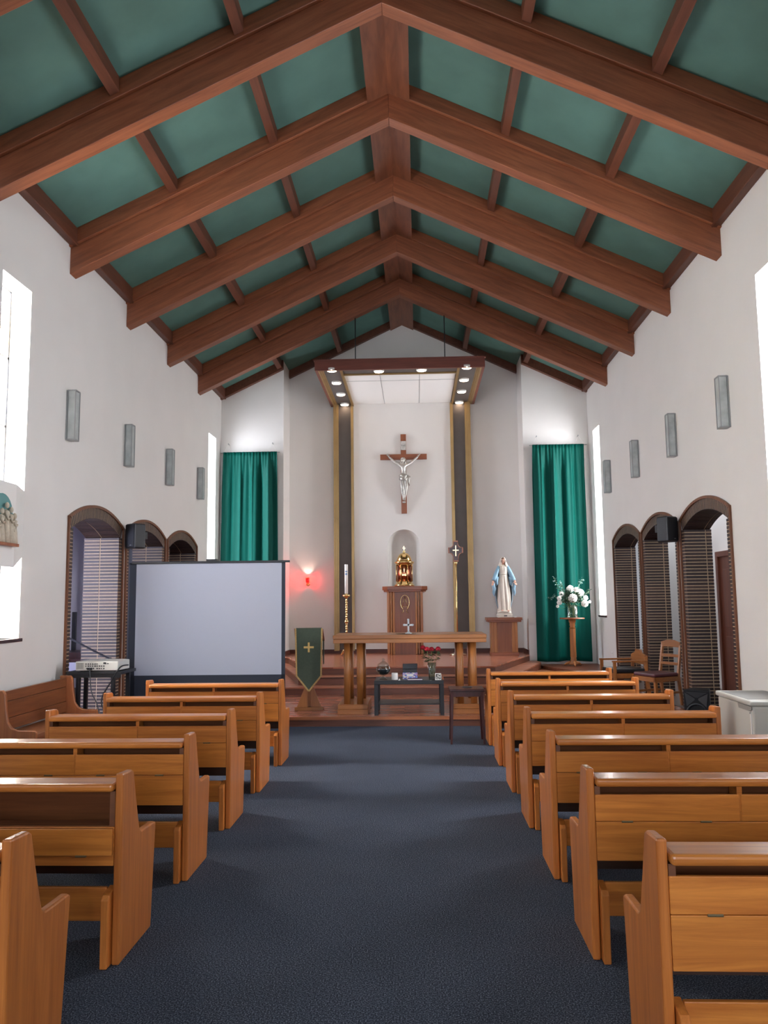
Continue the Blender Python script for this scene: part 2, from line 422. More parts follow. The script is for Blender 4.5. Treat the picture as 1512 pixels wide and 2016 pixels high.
# slit windows
def slit(n, s, w, mt):
    xo = XL-.27 if s < 0 else XR+.27
    o = struct(MB().box(min(xo, xo+.02*s), max(xo, xo+.02*s), w[0], w[1], w[2], w[3]).build('window_%d' % n, mt))
    f = MB(); xi = xo-.05*s; lo, hi = min(xo, xi), max(xo, xi)
    f.box(lo, hi, w[0], w[0]+.025, w[2], w[3]); f.box(lo, hi, w[1]-.025, w[1], w[2], w[3])
    for k in range(6):
        z = w[2]+(w[3]-w[2])*k/5
        f.box(lo, hi, w[0], w[1], z-.012, z+.012)
    f.build('window_frame', M['dgrey'], o)
    ob = xo+.03*s; MB().box(min(ob, ob+.02*s), max(ob, ob+.02*s), w[0], w[1], w[2], w[3]).build('light_block_board', M['white'], o)  # added backing, keeps the pane's glow out of the aisle
    sx = XL if s < 0 else XR
    MB().box(min(xo, sx-.03*s), max(xo, sx-.03*s), w[0]-.03, w[1]+.03, w[2]-.035, w[2]).build('window_sill', M['mahog'], o, .006)
    return o
slit(1, -1, WL[1], M['winL']); slit(2, 1, WR[1], M['winN']); slit(3, -1, WL[2], M['winF']); slit(4, 1, WR[2], M['winR'])
slit(5, -1, WL[0], M['winP']); slit(6, 1, WR[0], M['winP'])

# aisles behind the arches
m = MB(); m.box(-6.3, -6.2, 5, 19, -.1, 3.3); m.box(-6.3, XL-TH, 19, 19.1, -.1, 3.3); m.box(-6.3, XL-TH, 4.9, 5, -.1, 3.3)
m.box(-6.3, XL-TH, 5, 19, 3.2, 3.3); m.box(-6.2, -6.19, 5, 19, 0, 3.2)
struct(m.build('wall_left_aisle', M['aisleL']))
struct(MB().box(-5.22, XL-THL-.02, 13.25, 13.4, 0, 3.2).build('added_dark_blocker', M['dgrey']))  # added dark panel, blacks out the aisle seen through the second arch
m = MB(); m.box(4.95, 5.05, 5, 18.6, -.1, 3.3); m.box(XR+THR, 5.05, 18.5, 18.6, -.1, 3.3); m.box(XR+THR, 5.05, 4.9, 5, -.1, 3.3)
m.box(XR+THR, 5.05, 5, 18.6, 3.2, 3.3)
struct(m.build('wall_right_aisle', M['white']))
struct(MB().box(-6.2, -6.17, 5.6, 9.2, .9, 2.9).build('window_8', M['winA']))
struct(MB().box(4.25, 4.85, 7.5, 16.5, 3.16, 3.19).build('window_9', M['fillS']))  # added ceiling glow panel that brightens the right aisle wall
m = MB(); m.box(-6.2, XL+.02, YP1, 19, 0, P1); m.box(XR-.02, 4.95, YP1, 18.5, 0, P1)
struct(m.build('floor_aisle', M['lino']))
def door(n, y0, y1, x, z1):
    d = struct(MB().box(x-.03, x, y0, y1, .0, z1).build('door_%d' % n, M['door']))
    f = MB(); f.box(x-.07, x, y0-.09, y0, 0, z1+.09); f.box(x-.07, x, y1, y1+.09, 0, z1+.09); f.box(x-.07, x, y0, y1, z1, z1+.09)
    f.build('door_frame', M['door'], d, .008)
    p = MB()
    for (za, zb) in ((.25, 1.0), (1.15, z1-.2)): p.box(x-.04, x-.03, y0+.12, y1-.12, za, zb)
    p.build('door_panel', M['door'], d, .006)
    return d
door(1, 12.35, 13.2, 4.95, 2.27); door(2, 16.6, 17.3, 4.95, 2.27)

# ------------------------------------------------------------------ sanctuary platform and steps
def slab(name, poly, z0, z1, top=M['park']):
    o = struct(MB().prism(poly, 'z', z0, z1-.03).build(name, M['riser']))
    t = MB().prism(poly, 'z', z1-.03, z1); t.build('tread', top, o, .008)
    return o
slab('floor_platform', [(XL, YP1), (XR, YP1), (XR, YA), (XL, YA)], 0, P1)
slab('floor_step_lower', [(-3.5, YP2+1.2), (-2.6, YP2), (2.2, YP2), (3.0, YP2+1.2), (3.0, YF), (-3.5, YF)], P1, P2, M['parkr'])
slab('floor_step_middle', [(-2.79, 16.2), (-2.0, YP3), (1.55, YP3), (2.42, 16.1), (2.42, YA), (-2.79, YA)], P2, P3, M['parkr'])
slab('floor_step_upper', [(AX0, 16.49), (-2.62, 16.18), (-1.92, YP4), (1.29, YP4), (2.08, 16.02), (2.25, 16.49), (2.25, YA), (AX0, YA)], P3, P4)
m = MB().prism([(2.44, 16.0), (3.0, 14.4), (XR, 14.4), (XR, YF), (2.44, YF)], 'z', P1, WING)
m.prism([(XL, 14.4), (-3.5, 14.4), (-2.95, 15.9), (-2.95, YF), (XL, YF)], 'z', P1, WING)
struct(m.build('floor_wing', M['riser']))
m = MB(); m.box(XL, XR, YP1-.02, YP1+.02, .085, P1+.002)
struct(m.build('trim_1', M['nosing']))
# baseboards
m = MB(); m.box(AX0, AX1, YA-.02, YA, P4, P4+.085); m.box(AX0, AX0+.02, YF, YA, P4, P4+.085); m.box(AX1-.02, AX1, YF, YA, P4, P4+.085)
struct(m.build('baseboard_apse', M['bboard']))

# eave mouldings and gable boards
for n, s in ((2, -1), (3, 1)):
    xw = XL if s < 0 else XR
    m = MB(); a, c = sorted((xw, xw-.1*s)); m.box(a, c, REAR, YF, 5.93, 6.14)
    struct(m.build('trim_%d' % n, M['beamY'], None, .01))
m = MB()
for (xa, xb) in ((XL, AX0), (AX1, XR)):
    m.prism([(xa, ceil_z(xa)-.19), (xb, ceil_z(xb)-.19), (xb, ceil_z(xb)), (xa, ceil_z(xa))], 'y', YF-.1, YF)
for s in (-1, 1):
    xe = AX0 if s < 0 else AX1
    m.prism([(XC, ceil_z(XC)-.17), (xe, ceil_z(xe)-.17), (xe, ceil_z(xe)), (XC, ceil_z(XC))], 'y', YA-.1, YA)
struct(m.build('trim_4', M['beamY']))

# ------------------------------------------------------------------ roof timbers
m = MB(); hw = .255
for s in (-1, 1):
    xe = XC+s*hw
    m.prism([(XC, ceil_z(XC)-.2), (xe, ceil_z(xe)-.2), (xe, ceil_z(xe)), (XC, ceil_z(XC))], 'y', REAR, YA)
tag(m.build('ridge_beam', M['ridge']), 'long brown ridge beam running along the peak of the green ceiling', 'beam')
ordw = {0: 'above the camera at the very top edge', 1: 'nearest the camera and cut off by the top edge', 2: 'with its whole peak in view, nearest the camera', 3: 'third from the altar end', 4: 'second from the altar end', 5: 'nearest the altar, over the hanging canopy'}
for k, yb in enumerate(BEAMS):
    t = thing('roof_beam', 'brown timber roof beam, ' + ordw[k], 'beam', (XC, yb, 0), 0, 'roof beams across the nave')
    for s, mt in ((-1, M['beamL']), (1, M['beamR'])):
        xe = s*HW
        MB().prism([(0, 7.438-.0), (xe, 5.585), (xe, EAVE-.19), (0, EAVE+SL*HW-.19)], 'y', 0, .17).build('rafter', mt, t, .006)
        MB().prism([(0, EAVE+SL*HW-.19), (xe, EAVE-.19), (xe, EAVE), (0, EAVE+SL*HW)], 'y', -.045, .215).build('capping_board', mt, t, .005)
bayn = ['in the bay nearest the camera', 'in the second bay from the camera', 'in the third bay from the camera', 'in the third bay from the altar', 'in the second bay from the altar', 'in the bay nearest the altar']
for k in range(6):
    ya = BEAMS[k]+.215; yb = BEAMS[k+1]-.045 if k < 5 else YF-.1
    for (off, nm) in ((-2.6, 'left slope, lower row'), (-1.39, 'left slope, upper row'), (1.39, 'right slope, upper row'), (2.6, 'right slope, lower row')):
        s = 1 if off > 0 else -1
        x = XC+off
        yb2 = YA-.1 if (k == 5 and abs(off) < 2) else yb
        p = MB().prism([(x-.045, ceil_z(x-.045)-.15), (x+.045, ceil_z(x+.045)-.15), (x+.045, ceil_z(x+.045)-.003), (x-.045, ceil_z(x-.045)-.003)], 'y', ya+.002, yb2-.002)
        o = p.build('purlin', M['beamY'], None, .004)
        tag(o, 'short brown purlin %s, %s' % (nm, bayn[k]), 'purlin', 'purlins between the roof beams')

# ------------------------------------------------------------------ brick archways
def archway(s, yc, label):
    xw = XL if s < 0 else XR; TH = THL if s < 0 else THR; JD = .25 if s < 0 else .27
    t = thing('brick_archway', label, 'archway', (xw, yc, 0), 0, 'brick archways to the side aisles')
    z0 = P1 if yc > 10 else 0.0
    bk = MB(); mo = MB()
    X = lambda a, c: sorted((s*a, s*c))       # depth into the wall
    H, J = .0338, .0107
    for e in (-1, 1):
        ya, yb = sorted((e*.735, e*.86))
        z = 0.01
        while z < 2.515:
            for (d0, d1) in ((-.006, JD), (JD+.012, TH+.004)):
                xa, xb = X(d0, d1); bk.box(xa, xb, ya, yb, z, min(z+H, 2.533))
            z += H+J
        xa, xb = X(-.001, TH); ya2, yb2 = sorted((e*.740, e*.86)); mo.box(xa, xb, ya2, yb2, 0, 2.533)
    Ri, Ro = 1.77, 1.905; A = math.radians(26.7); n = 38
    for i in range(n):
        a0 = -A+2*A*(i+.12)/n; a1 = -A+2*A*(i+.88)/n
        P = lambda r, a: (r*math.sin(a), AZ+r*math.cos(a))
        for (d0, d1) in ((-.006, JD), (JD+.012, TH+.004)):
            xa, xb = X(d0, d1); bk.prism([P(Ri, a0), P(Ri, a1), P(Ro, a1), P(Ro, a0)], 'x', xa, xb)
        xa, xb = X(-.0045, TH); b0 = -A+2*A*i/n; b1 = -A+2*A*(i+1)/n
        mo.prism([P(Ri+.005, b0), P(Ri+.005, b1), P(Ro, b1), P(Ro, b0)], 'x', xa, xb)
    mo.build('mortar', M['mortar'], t); bk.build('bricks', M['brick'], t)
    ed = MB(); xa, xb = X(-.026, -.0015)
    for e in (-1, 1):
        ya, yb = sorted((e*.86, e*.893)); ed.box(xa, xb, ya, yb, 0, 2.675)
    a2 = math.asin(.89/1.94); n = 20
    for i in range(n):
        a0 = -a2+2*a2*i/n; a1 = -a2+2*a2*(i+1)/n
        ed.prism([(1.905*math.sin(a0), AZ+1.905*math.cos(a0)), (1.905*math.sin(a1), AZ+1.905*math.cos(a1)), (1.94*math.sin(a1), AZ+1.94*math.cos(a1)), (1.94*math.sin(a0), AZ+1.94*math.cos(a0))], 'x', xa, xb)
    ed.build('wood_edging', M['edging'], t)
    return t
for s, sd in ((-1, 'left'), (1, 'right')):
    for k, yc in enumerate(ARC):
        ex = {(-1, 0): 'with the projector in front', (-1, 1): 'partly behind the screen and black speaker', (-1, 2): 'smallest, mostly behind the projection screen',
              (1, 0): 'widest, with a brown door seen through it', (1, 1): 'middle one, black speaker at its corner', (1, 2): 'farthest, beside the wooden armchair'}[(s, k)]
        archway(s, yc, 'dark brick archway in the %s wall, %s' % (sd, ex))

# ------------------------------------------------------------------ wall lights
def sconce(s, k):
    sd = 'left' if s < 0 else 'right'
    pos = ['nearest the camera', 'second from the camera', 'third from the camera', 'farthest from the camera'][k]
    xw = XL if s < 0 else XR
    t = thing('wall_sconce', 'tall narrow frosted glass wall light on the %s wall, %s' % (sd, pos), 'wall light', (xw, BEAMS[k+2]+.085, 3.86), 0, 'frosted wall lights')
    X = lambda a, c: sorted((-s*a, -s*c))
    xa, xb = X(.0, .02); MB().box(xa, xb, -.06, .06, -.3, .3).build('back_plate', M['steel'], t)
    xa, xb = X(.02, .108); MB().box(xa, xb, -.058, .058, -.288, .288).build('glass_shade', M['frost'], t, .004)
    f = MB()
    for z in (-.295, .295): xa, xb = X(.015, .115); f.box(xa, xb, -.064, .064, z-.008, z+.008)
    for y in (-.06, .06):
        xa, xb = X(.105, .115); f.box(xa, xb, y-.005, y+.005, -.3, .3)
        xa, xb = X(.01, .02); f.box(xa, xb, y-.005, y+.005, -.3, .3)
    f.build('metal_frame', M['steel'], t)
for s in (-1, 1):
    for k in range(4): sconce(s, k)

# ------------------------------------------------------------------ pews
def pew_proto():
    L = 1.40; h = L/2; e = .036
    t = thing('pew', 'x', 'pew', (0, 0, 0), 0, 'varnished pews either side of the aisle')
    prof = [(0, 0), (0, .852), (.125, .845), (.15, .83), (.19, .70), (.235, .57), (.25, .535), (.275, .52), (.31, .518), (.47, .512), (.492, .5), (.44, 0)]
    MB().prism(prof, 'x', -h, -h+e).build('end_panel', M['oakz'], t, .008)
    MB().prism(prof, 'x', h-e, h).build('end_panel', M['oakz'], t, .008)
    i = h-e
    MB().box(-i+.002, i-.002, -.03, .125, .772, .81).build('top_ledge', M['oak'], t, .014, 3)
    # inner box: seat back board and dividers
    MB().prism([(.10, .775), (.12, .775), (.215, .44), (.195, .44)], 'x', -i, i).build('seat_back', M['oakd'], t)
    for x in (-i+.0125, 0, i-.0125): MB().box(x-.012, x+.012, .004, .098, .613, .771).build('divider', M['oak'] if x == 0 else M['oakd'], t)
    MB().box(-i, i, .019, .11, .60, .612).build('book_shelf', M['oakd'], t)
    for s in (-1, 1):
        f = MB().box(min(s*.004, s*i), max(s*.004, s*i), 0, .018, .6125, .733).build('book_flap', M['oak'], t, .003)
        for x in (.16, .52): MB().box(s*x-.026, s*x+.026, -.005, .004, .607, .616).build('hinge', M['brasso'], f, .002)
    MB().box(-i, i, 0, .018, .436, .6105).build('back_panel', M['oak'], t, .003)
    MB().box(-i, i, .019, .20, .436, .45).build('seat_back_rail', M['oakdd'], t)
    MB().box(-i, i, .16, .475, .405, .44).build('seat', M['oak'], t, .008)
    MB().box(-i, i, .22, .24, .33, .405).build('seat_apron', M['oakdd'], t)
    k = MB().box(-i+.036, i-.036, .02, .042, .185, .335).build('kneeler_board', M['oak'], t, .004)
    for s in (-1, 1):
        MB().prism([(-.045, .0), (-.05, .30), (-.03, .318), (.06, .335), (.05, .0)], 'x', *sorted((s*(i-.003), s*(i-.037)))).build('kneeler_leg', M['oakz'], k, .005)
    return t
p0 = pew_proto()
PL = [8.16, 7.05, 5.95, 4.87, 3.78, 2.75]; PR = [9.22, 8.12, 7.03, 5.97, 4.92, 3.87, 2.77]
nth = ['first', 'second', 'third', 'fourth', 'fifth', 'sixth', 'seventh']
first = True
for side, xs, ys in (('left', -2.09, PL), ('right', 1.475, PR)):
    for k, y in enumerate(ys):
        ex = ''
        if k == len(ys)-1: ex = ', nearest the camera'
        if side == 'left' and k == 4: ex = ', its book flap hanging open'
        lb = 'varnished wooden pew %s of the aisle, %s from the front%s' % (side, nth[k], ex)
        if first: p = p0; p.location = (xs, y, 0); p['label'] = lb; first = False
        else: p = dup(p0, (xs, y, 0), 0, lb)
        if side == 'left' and k == 4:
            for c in p.children:
                if c.name.startswith('book_flap'): c.location = (0, -.024, -.125)

# bench along the left wall
t = thing('bench', 'dark wooden bench set against the left wall under the window', 'bench', (XL, 7.45, 0))
prof = [(.10, 0), (.10, .835), (.22, .835), (.245, .80), (.262, .64), (.28, .54), (.32, .485), (.38, .465), (.54, .46), (.555, .445), (.55, 0)]
for y in (0, 1.47): MB().prism(prof, 'y', y, y+.04).build('end_panel', M['benchend'], t, .008)
for (z0, z1, d) in ((.715, .81, .145), (.555, .712, .15), (.44, .552, .158)):
    MB().box(d, d+.03, .04, 1.47, z0, z1).build('backrest_board', M['oaky'], t, .004)
MB().box(.16, .53, .04, 1.47, .385, .42).build('seat', M['oaky'], t, .006)
MB().box(.48, .50, .04, 1.47, .28, .385).build('seat_apron', M['oaky'], t)

# ------------------------------------------------------------------ altar
t = thing('altar_table', 'long wooden altar table on round wooden posts at the sanctuary front', 'altar', (-.12, 10.80, P1))
MB().box(-1.03, 1.03, -.02, .83, .995, 1.045).build('table_top', M['cherry'], t, .005)
MB().box(-1.025, 1.025, -.015, .825, .94, .993).build('table_top_lower', M['cherry'], t, .004)
for s in (-1, 1):
    xc = s*.77
    bs = MB().box(xc-.205, xc+.205, .02, .84, .0, .065).build('base_block', M['cherry'], t, .004)
    MB().box(xc-.2, xc+.2, .025, .835, .067, .128).build('base_block', M['cherry'], t, .004)
    for dx in (-.088, .088):
        for y in (.12, .70):
            MB().lathe([(.044, .128), (.044, .94)], (xc+dx-.005*s, y, 0), 24).build('post', M['cherryz'], t)
# things on the altar
t = thing('crystal_cross', 'small clear crystal cross standing on the altar table', 'cross', (-.135, 11.05, P1+1.045+.006))
MB().lathe([(.001, 0), (.05, 0), (.05, .008), (.03, .014), (.012, .03), (.009, .045)], seg=16).build('foot', M['crystal'], t)
m = MB(); m.box(-.012, .012, -.01, .01, .04, .185); m.box(-.055, .055, -.01, .01, .105, .13)
for (x, z) in ((-.058, .1175), (.058, .1175), (0, .188)): m.ball((x, 0, z), (.016, .012, .016), 10, 6)
m.build('cross', M['crystal'], t)
tag(MB().lathe([(.001, 0), (.14, 0), (.155, .006), (.15, .008), (.13, .004), (.001, .004)], (-.17, 11.06, P1+1.045), 36).build('glass_plate', M['glass']), 'round clear glass plate under the crystal cross on the altar', 'plate')

# ------------------------------------------------------------------ lectern
t = thing('lectern', 'wooden lectern draped with a pointed green cloth left of the altar', 'lectern', (-1.535, 11.27, P1), .06)
m = MB(); m.box(-.2, .2, -.05, .02, 0, .045); m.box(-.06, .06, -.02, .42, 0, .045); m.build('foot', M['cherry'], t, .004)
m = MB(); m.prism([(-.17, .046), (-.02, .046), (-.02, .36), (-.045, .36)], 'y', -.035, -.01); m.prism([(.02, .046), (.17, .046), (.045, .36), (.02, .36)], 'y', -.035, -.01)
m.build('brace', M['cherryz'], t, .003)
m = MB(); m.box(-.028, .028, .0, .06, .046, 1.0); m.build('column', M['cherryz'], t, .004)
TL = Matrix.Translation((0, -.065, 1.095)) @ Matrix.Rotation(math.radians(-24), 4, 'X')
MB().box(-.2, .2, .0, .4, .0, .028, TL).build('book_rest', M['red'], t, .004)
c = MB(); yf = -.085
c.prism([(-.175, 1.13), (.18, 1.13), (.165, .47), (.0, .275), (-.16, .47)], 'y', yf, yf+.006)
cl = c.build('drape', M['greenc'], t)
MB().box(-.178, .183, -.018, .39, .030, .037, TL).build('drape_top', M['greenc'], cl)
MB().box(.186, .2, .1, .2, .62, .96).build('drape_back', M['greenc'], cl)
def strip(a, b, w, y0, y1, nm, mt):
    a = Vector(a); b = Vector(b); d = (b-a).normalized(); nn = Vector((-d.y, d.x))*w/2
    MB().prism([tuple(a+nn), tuple(b+nn), tuple(b-nn), tuple(a-nn)], 'y', y0, y1).build(nm, mt, cl)
for (a, bb) in (((-.184, 1.13), (-.168, .47)), ((.184, 1.13), (.170, .47)), ((-.168, .475), (0, .268)), ((.172, .475), (0, .268))):
    strip(a, bb, .022, yf-.004, yf, 'braid_trim', M['trimc'])
m = MB(); m.box(-.013, .013, yf-.004, yf, .80, .935); m.box(-.07, .07, yf-.0045, yf, .855, .882); m.build('cross_embroidery', M['goldc'], cl)
m = MB(); m.prism([(-.205, 1.13), (-.178, 1.13), (-.168, .72)], 'y', yf+.007, yf+.012); m.build('red_lining', M['redp'], cl)

# ------------------------------------------------------------------ coffee table and things on it
TT = P1+.45
t = thing('coffee_table', 'low black coffee table with a lower shelf in front of the altar', 'table', (-.135, 10.72, P1))
MB().box(-.46, .46, 0, .55, .40, .45).build('table_top', M['black'], t, .003)
for x in (-.435, .435):
    for y in (.03, .52): MB().box(x-.026, x+.026, y-.03, y+.03, 0, .40).build('leg', M['black'], t, .002)
MB().box(-.41, .41, .04, .51, .13, .145).build('shelf', M['black'], t)
t = thing('glass_jar', 'round lidded clear glass jar on a stem on the coffee table', 'jar', (-.48, 10.92, TT))
MB().lathe([(.001, 0), (.055, 0), (.05, .008), (.015, .03), (.018, .045), (.06, .07), (.095, .11), (.1, .135), (.085, .165), (.075, .18), (.072, .18), (.082, .163), (.096, .135), (.09, .112), (.056, .075), (.001, .055)], seg=28).build('bowl', M['glass'], t)
MB().lathe([(.08, .182), (.082, .19), (.06, .215), (.03, .235), (.012, .245), (.02, .255), (.022, .268), (.012, .276), (.001, .278)], seg=24).build('lid', M['glass'], t)
MB().lathe([(.001, .062), (.055, .08), (.086, .112), (.088, .125), (.001, .128)], seg=24).build('filling', M['navy'], t)
t = thing('pillar_candle', 'short thick white candle on the coffee table beside the glass jar', 'candle', (-.325, 10.85, TT))
MB().lathe([(.001, 0), (.042, 0), (.043, .004), (.043, .085), (.040, .09), (.034, .085), (.001, .082)], seg=24).build('wax', M['wax'], t)
MB().tube([(0, 0, .08), (.002, 0, .098)], .0015, 6).build('wick', M['black'], t)
tag(MB().lathe([(.001, 0), (.014, 0), (.015, .006), (.006, .012), (.003, .022), (.001, .024)], (-.26, 10.745, TT), 14).build('tea_light', M['wax']), 'tiny cream tea light at the front edge of the coffee table', 'candle')
t = thing('gift_box', 'open black box with a colourful flowered card, on the coffee table', 'box', (-.12, 10.95, TT))
MB().box(-.095, .095, -.03, .06, 0, .13).build('box_body', M['black'], t, .004)
LT = Matrix.Translation((0, .06, .125)) @ Matrix.Rotation(math.radians(-12), 4, 'X')
MB().box(-.1, .1, 0, .012, 0, .075, LT).build('lid', M['dgrey'], t, .008)
cm, N_, L_, B_ = newmat('flowered_card')
vv = N_.new('ShaderNodeTexVoronoi'); vv.inputs['Scale'].default_value = 55; rr = N_.new('ShaderNodeValToRGB'); ee = rr.color_ramp.elements
cc = ['#5c63b4', '#8f86c8', '#c7a9c4', '#6f8fd0', '#e2dccb', '#4b4f9a', '#a86f9b']
while len(ee) < len(cc): ee.new(.5)
for i_, c_ in enumerate(cc): ee[i_].position = i_/len(cc); ee[i_].color = lin(c_)
rr.color_ramp.interpolation = 'CONSTANT'; tcx = N_.new('ShaderNodeTexCoord')
L_.new(tcx.outputs['Object'], vv.inputs['Vector']); L_.new(vv.outputs['Color'], rr.inputs['Fac']); L_.new(rr.outputs['Color'], B_.inputs['Base Color'])
cd = MB().box(-.1, .1, -.04, -.031, 0, .085).build('flowered_card', cm, t)
MB().box(-.042, .042, -.042, -.04, .035, .068).build('name_label', M['white'], cd)
t = thing('purple_book', 'thin closed purple book lying at the front of the coffee table', 'book', (-.055, 10.79, TT), .03)
MB().box(-.1, .1, -.05, .05, 0, .006).build('cover', M['purple'], t)
MB().box(-.097, .097, -.047, .048, .006, .016).build('pages', M['wax'], t)
MB().box(-.1, .1, -.05, .05, .016, .021).build('cover', M['purple'], t)
VX, VY = .175, 10.9
t = thing('rose_vase', 'tapered clear glass vase of red roses on the coffee table', 'vase', (VX, VY, TT))
MB().lathe([(.001, 0), (.042, 0), (.045, .01), (.05, .1), (.062, .22), (.058, .22), (.046, .1), (.04, .014), (.001, .012)], seg=24).build('glass_body', M['glass'], t)
def rose_head(m, c, r):
    for ring, (rr_, n_, up_) in enumerate(((1.0, 6, .0), (.72, 5, .2), (.42, 4, .34))):
        for k_ in range(n_):
            a = 2*PI*(k_+.5*ring)/n_
            p = Vector(c)+Vector((math.cos(a)*r*rr_*.6, math.sin(a)*r*rr_*.6, r*up_))
            m.ball(p, (r*.52, r*.52, r*.62), 8, 6)
    m.ball(c, (r*.7, r*.7, r*.7), 10, 6)
rl = ['leftmost and highest of the vase', 'second from the left in the vase', 'in the middle right of the vase', 'rightmost in the vase']
for k_, (x, y, z) in enumerate(((-.115, .02, .415), (-.062, -.045, .40), (-.0, .01, .395), (.088, -.01, .40))):
    o = thing('red_rose', 'red rose on the coffee table, ' + rl[k_], 'rose', (VX, VY, TT), 0, 'red roses in the glass vase')
    m = MB(); rose_head(m, (x, y, z), .033); m.build('bloom', M['rose'], o)
    m = MB(); m.tube([((k_-1.5)*.016, .012*(-1)**k_, .03), ((k_-1.5)*.022, .01*(-1)**k_, .2), (x*.85, y*.9, .32), (x, y, z-.02)], .003, 6); m.build('stem', M['stem'], o)
    m = MB()
    for q in range(11):
        a = rnd.uniform(0, 2*PI); zz = rnd.uniform(.225, .36); bx = x*(zz/.4); s_ = rnd.uniform(.05, .08)
        T = Matrix.Translation((bx, y*.6, zz)) @ Euler((rnd.uniform(-.4, .6), rnd.uniform(-.3, .3), a)).to_matrix().to_4x4()
        m.add([(0, 0, 0), (s_*.4, s_*.3, .006), (s_, 0, -.004), (s_*.4, -s_*.3, .006), (s_*.45, 0, 0)], [(0, 4, 1), (1, 4, 2), (2, 4, 3), (3, 4, 0)], True, T)
    m.build('leaves', M['leaf'], o)
t = thing('small_picture', 'tiny black and white picture card beside the rose vase', 'picture', (.255, 10.78, TT), 0)
LT = Matrix.Rotation(math.radians(-10), 4, 'X')
MB().box(-.04, .04, 0, .006, 0, .085, LT).build('card', M['wax'], t)
pm, N_, L_, B_ = newmat('picture_print'); nn_ = N_.new('ShaderNodeTexNoise'); nn_.inputs['Scale'].default_value = 70; rr = N_.new('ShaderNodeValToRGB')
rr.color_ramp.elements[0].position = .47; rr.color_ramp.elements[0].color = lin('#26262a'); rr.color_ramp.elements[1].position = .55; rr.color_ramp.elements[1].color = lin('#ddd8cc')
tcx = N_.new('ShaderNodeTexCoord'); L_.new(tcx.outputs['Object'], nn_.inputs['Vector']); L_.new(nn_.outputs['Fac'], rr.inputs['Fac']); L_.new(rr.outputs['Color'], B_.inputs['Base Color'])
MB().box(-.034, .034, -.002, 0, .008, .078, LT).build('print', pm, t)
tag(MB().box(.305, .325, 10.76, 10.79, TT, TT+.04).build('small_box', M['red'], None, .003), 'tiny brown box at the right end of the coffee table', 'box')

# dark side table on the carpet
t = thing('side_table', 'dark mahogany side table with splayed legs standing on the carpet', 'table', (.545, 9.47, 0))
MB().box(-.2, .2, -.18, .18, .592, .616).build('table_top', M['mahog'], t, .004)
m = MB(); m.box(-.18, .18, -.165, -.15, .53, .592); m.box(-.18, .18, .15, .165, .53, .592); m.box(-.185, -.17, -.165, .165, .53, .592); m.box(.17, .185, -.165, .165, .53, .592)
m.build('apron', M['mahog'], t)
for x in (-1, 1):
    for y in (-1, 1):
        m = MB(); vs = []
        for (cx, cy, w_, z) in ((x*.172, y*.152, .017, .592), (x*.172, y*.15, .017, .45), (x*.187, y*.162, .012, .0)):
            vs += [(cx-w_, cy-w_, z), (cx+w_, cy-w_, z), (cx+w_, cy+w_, z), (cx-w_, cy+w_, z)]
        m.add(vs, [(0, 1, 2, 3), (8, 11, 10, 9)]+[(i*4+k_, i*4+(k_+1) % 4, (i+1)*4+(k_+1) % 4, (i+1)*4+k_) for i in range(2) for k_ in range(4)])
        m.build('leg', M['mahog'], t, .002)
tag(MB().lathe([(.001, 0), (.055, 0), (.058, .006), (.05, .008), (.001, .005)], (.56, 9.50, .616), 24).build('collection_dish', M['dgrey']), 'small dark round dish lying on the mahogany side table', 'dish')

# ------------------------------------------------------------------ apse furnishings
# pilaster panels with gold strips, and hanging canopy
t = thing('canopy', 'wood-edged canopy with downlights hung over the crucifix, on two gold-edged grey panels', 'canopy', (XC, YA, 0))
CZ = 5.915; CF = 14.42-YA
X0, X1 = -1.86-XC, 1.31-XC
m = MB(); m.box(X0, X1, CF, CF+.05, CZ-.01, CZ+.185); m.box(X0, X0+.05, CF+.05, 0, CZ-.005, CZ+.185); m.box(X1-.05, X1, CF+.05, 0, CZ-.005, CZ+.185)
m.build('fascia', M['canopy'], t, .004)
MB().box(X0-.015, X1+.015, CF-.015, CF+.06, CZ+.17, CZ+.195).build('fascia_cap', M['canopy'], t)
MB().box(X0+.05, X1-.05, CF+.05, 0, CZ+.1, CZ+.13).build('roof_board', M['white'], t)
iL, iR = -1.39-XC, .80-XC
m = MB()
for (a, c_, z0, z1) in ((X0+.05, X0+.085, CZ-.002, CZ+.1), (X0+.085, X0+.12, CZ+.015, CZ+.1), (X0+.12, X0+.15, CZ+.03, CZ+.1), (iL-.01, iL+.035, CZ+.0, CZ+.1)):
    m.box(a, c_, CF+.05, 0, z0, z1); m.box(-a+(X0+X1), -c_+(X0+X1), CF+.05, 0, z0, z1)
m.box(iL, iR, CF+.40, CF+.44, CZ, CZ+.1)
m.build('gold_moulding', M['gold'], t)
m = MB(); m.box(X0+.15, iL-.01, CF+.05, 0, CZ+.03, CZ+.1); m.box(iR+.02, X1-.15, CF+.05, 0, CZ+.03, CZ+.1); m.box(iL-.01, iR+.02, CF+.05, CF+.40, CZ+.03, CZ+.1)
m.build('grey_soffit', M['slate'], t)
MB().box(iL+.03, iR-.01, CF+.44, 0, CZ+.05, CZ+.1).build('white_soffit', M['white'], t)
m = MB()
for x in (iL+(iR-iL)*.33, iL+(iR-iL)*.68): m.box(x-.005, x+.005, CF+.44, 0, CZ+.046, CZ+.052)
m.box(iL+.03, iR-.01, CF+1.0, CF+1.01, CZ+.046, CZ+.052)
m.build('panel_joint', M['steel'], t)
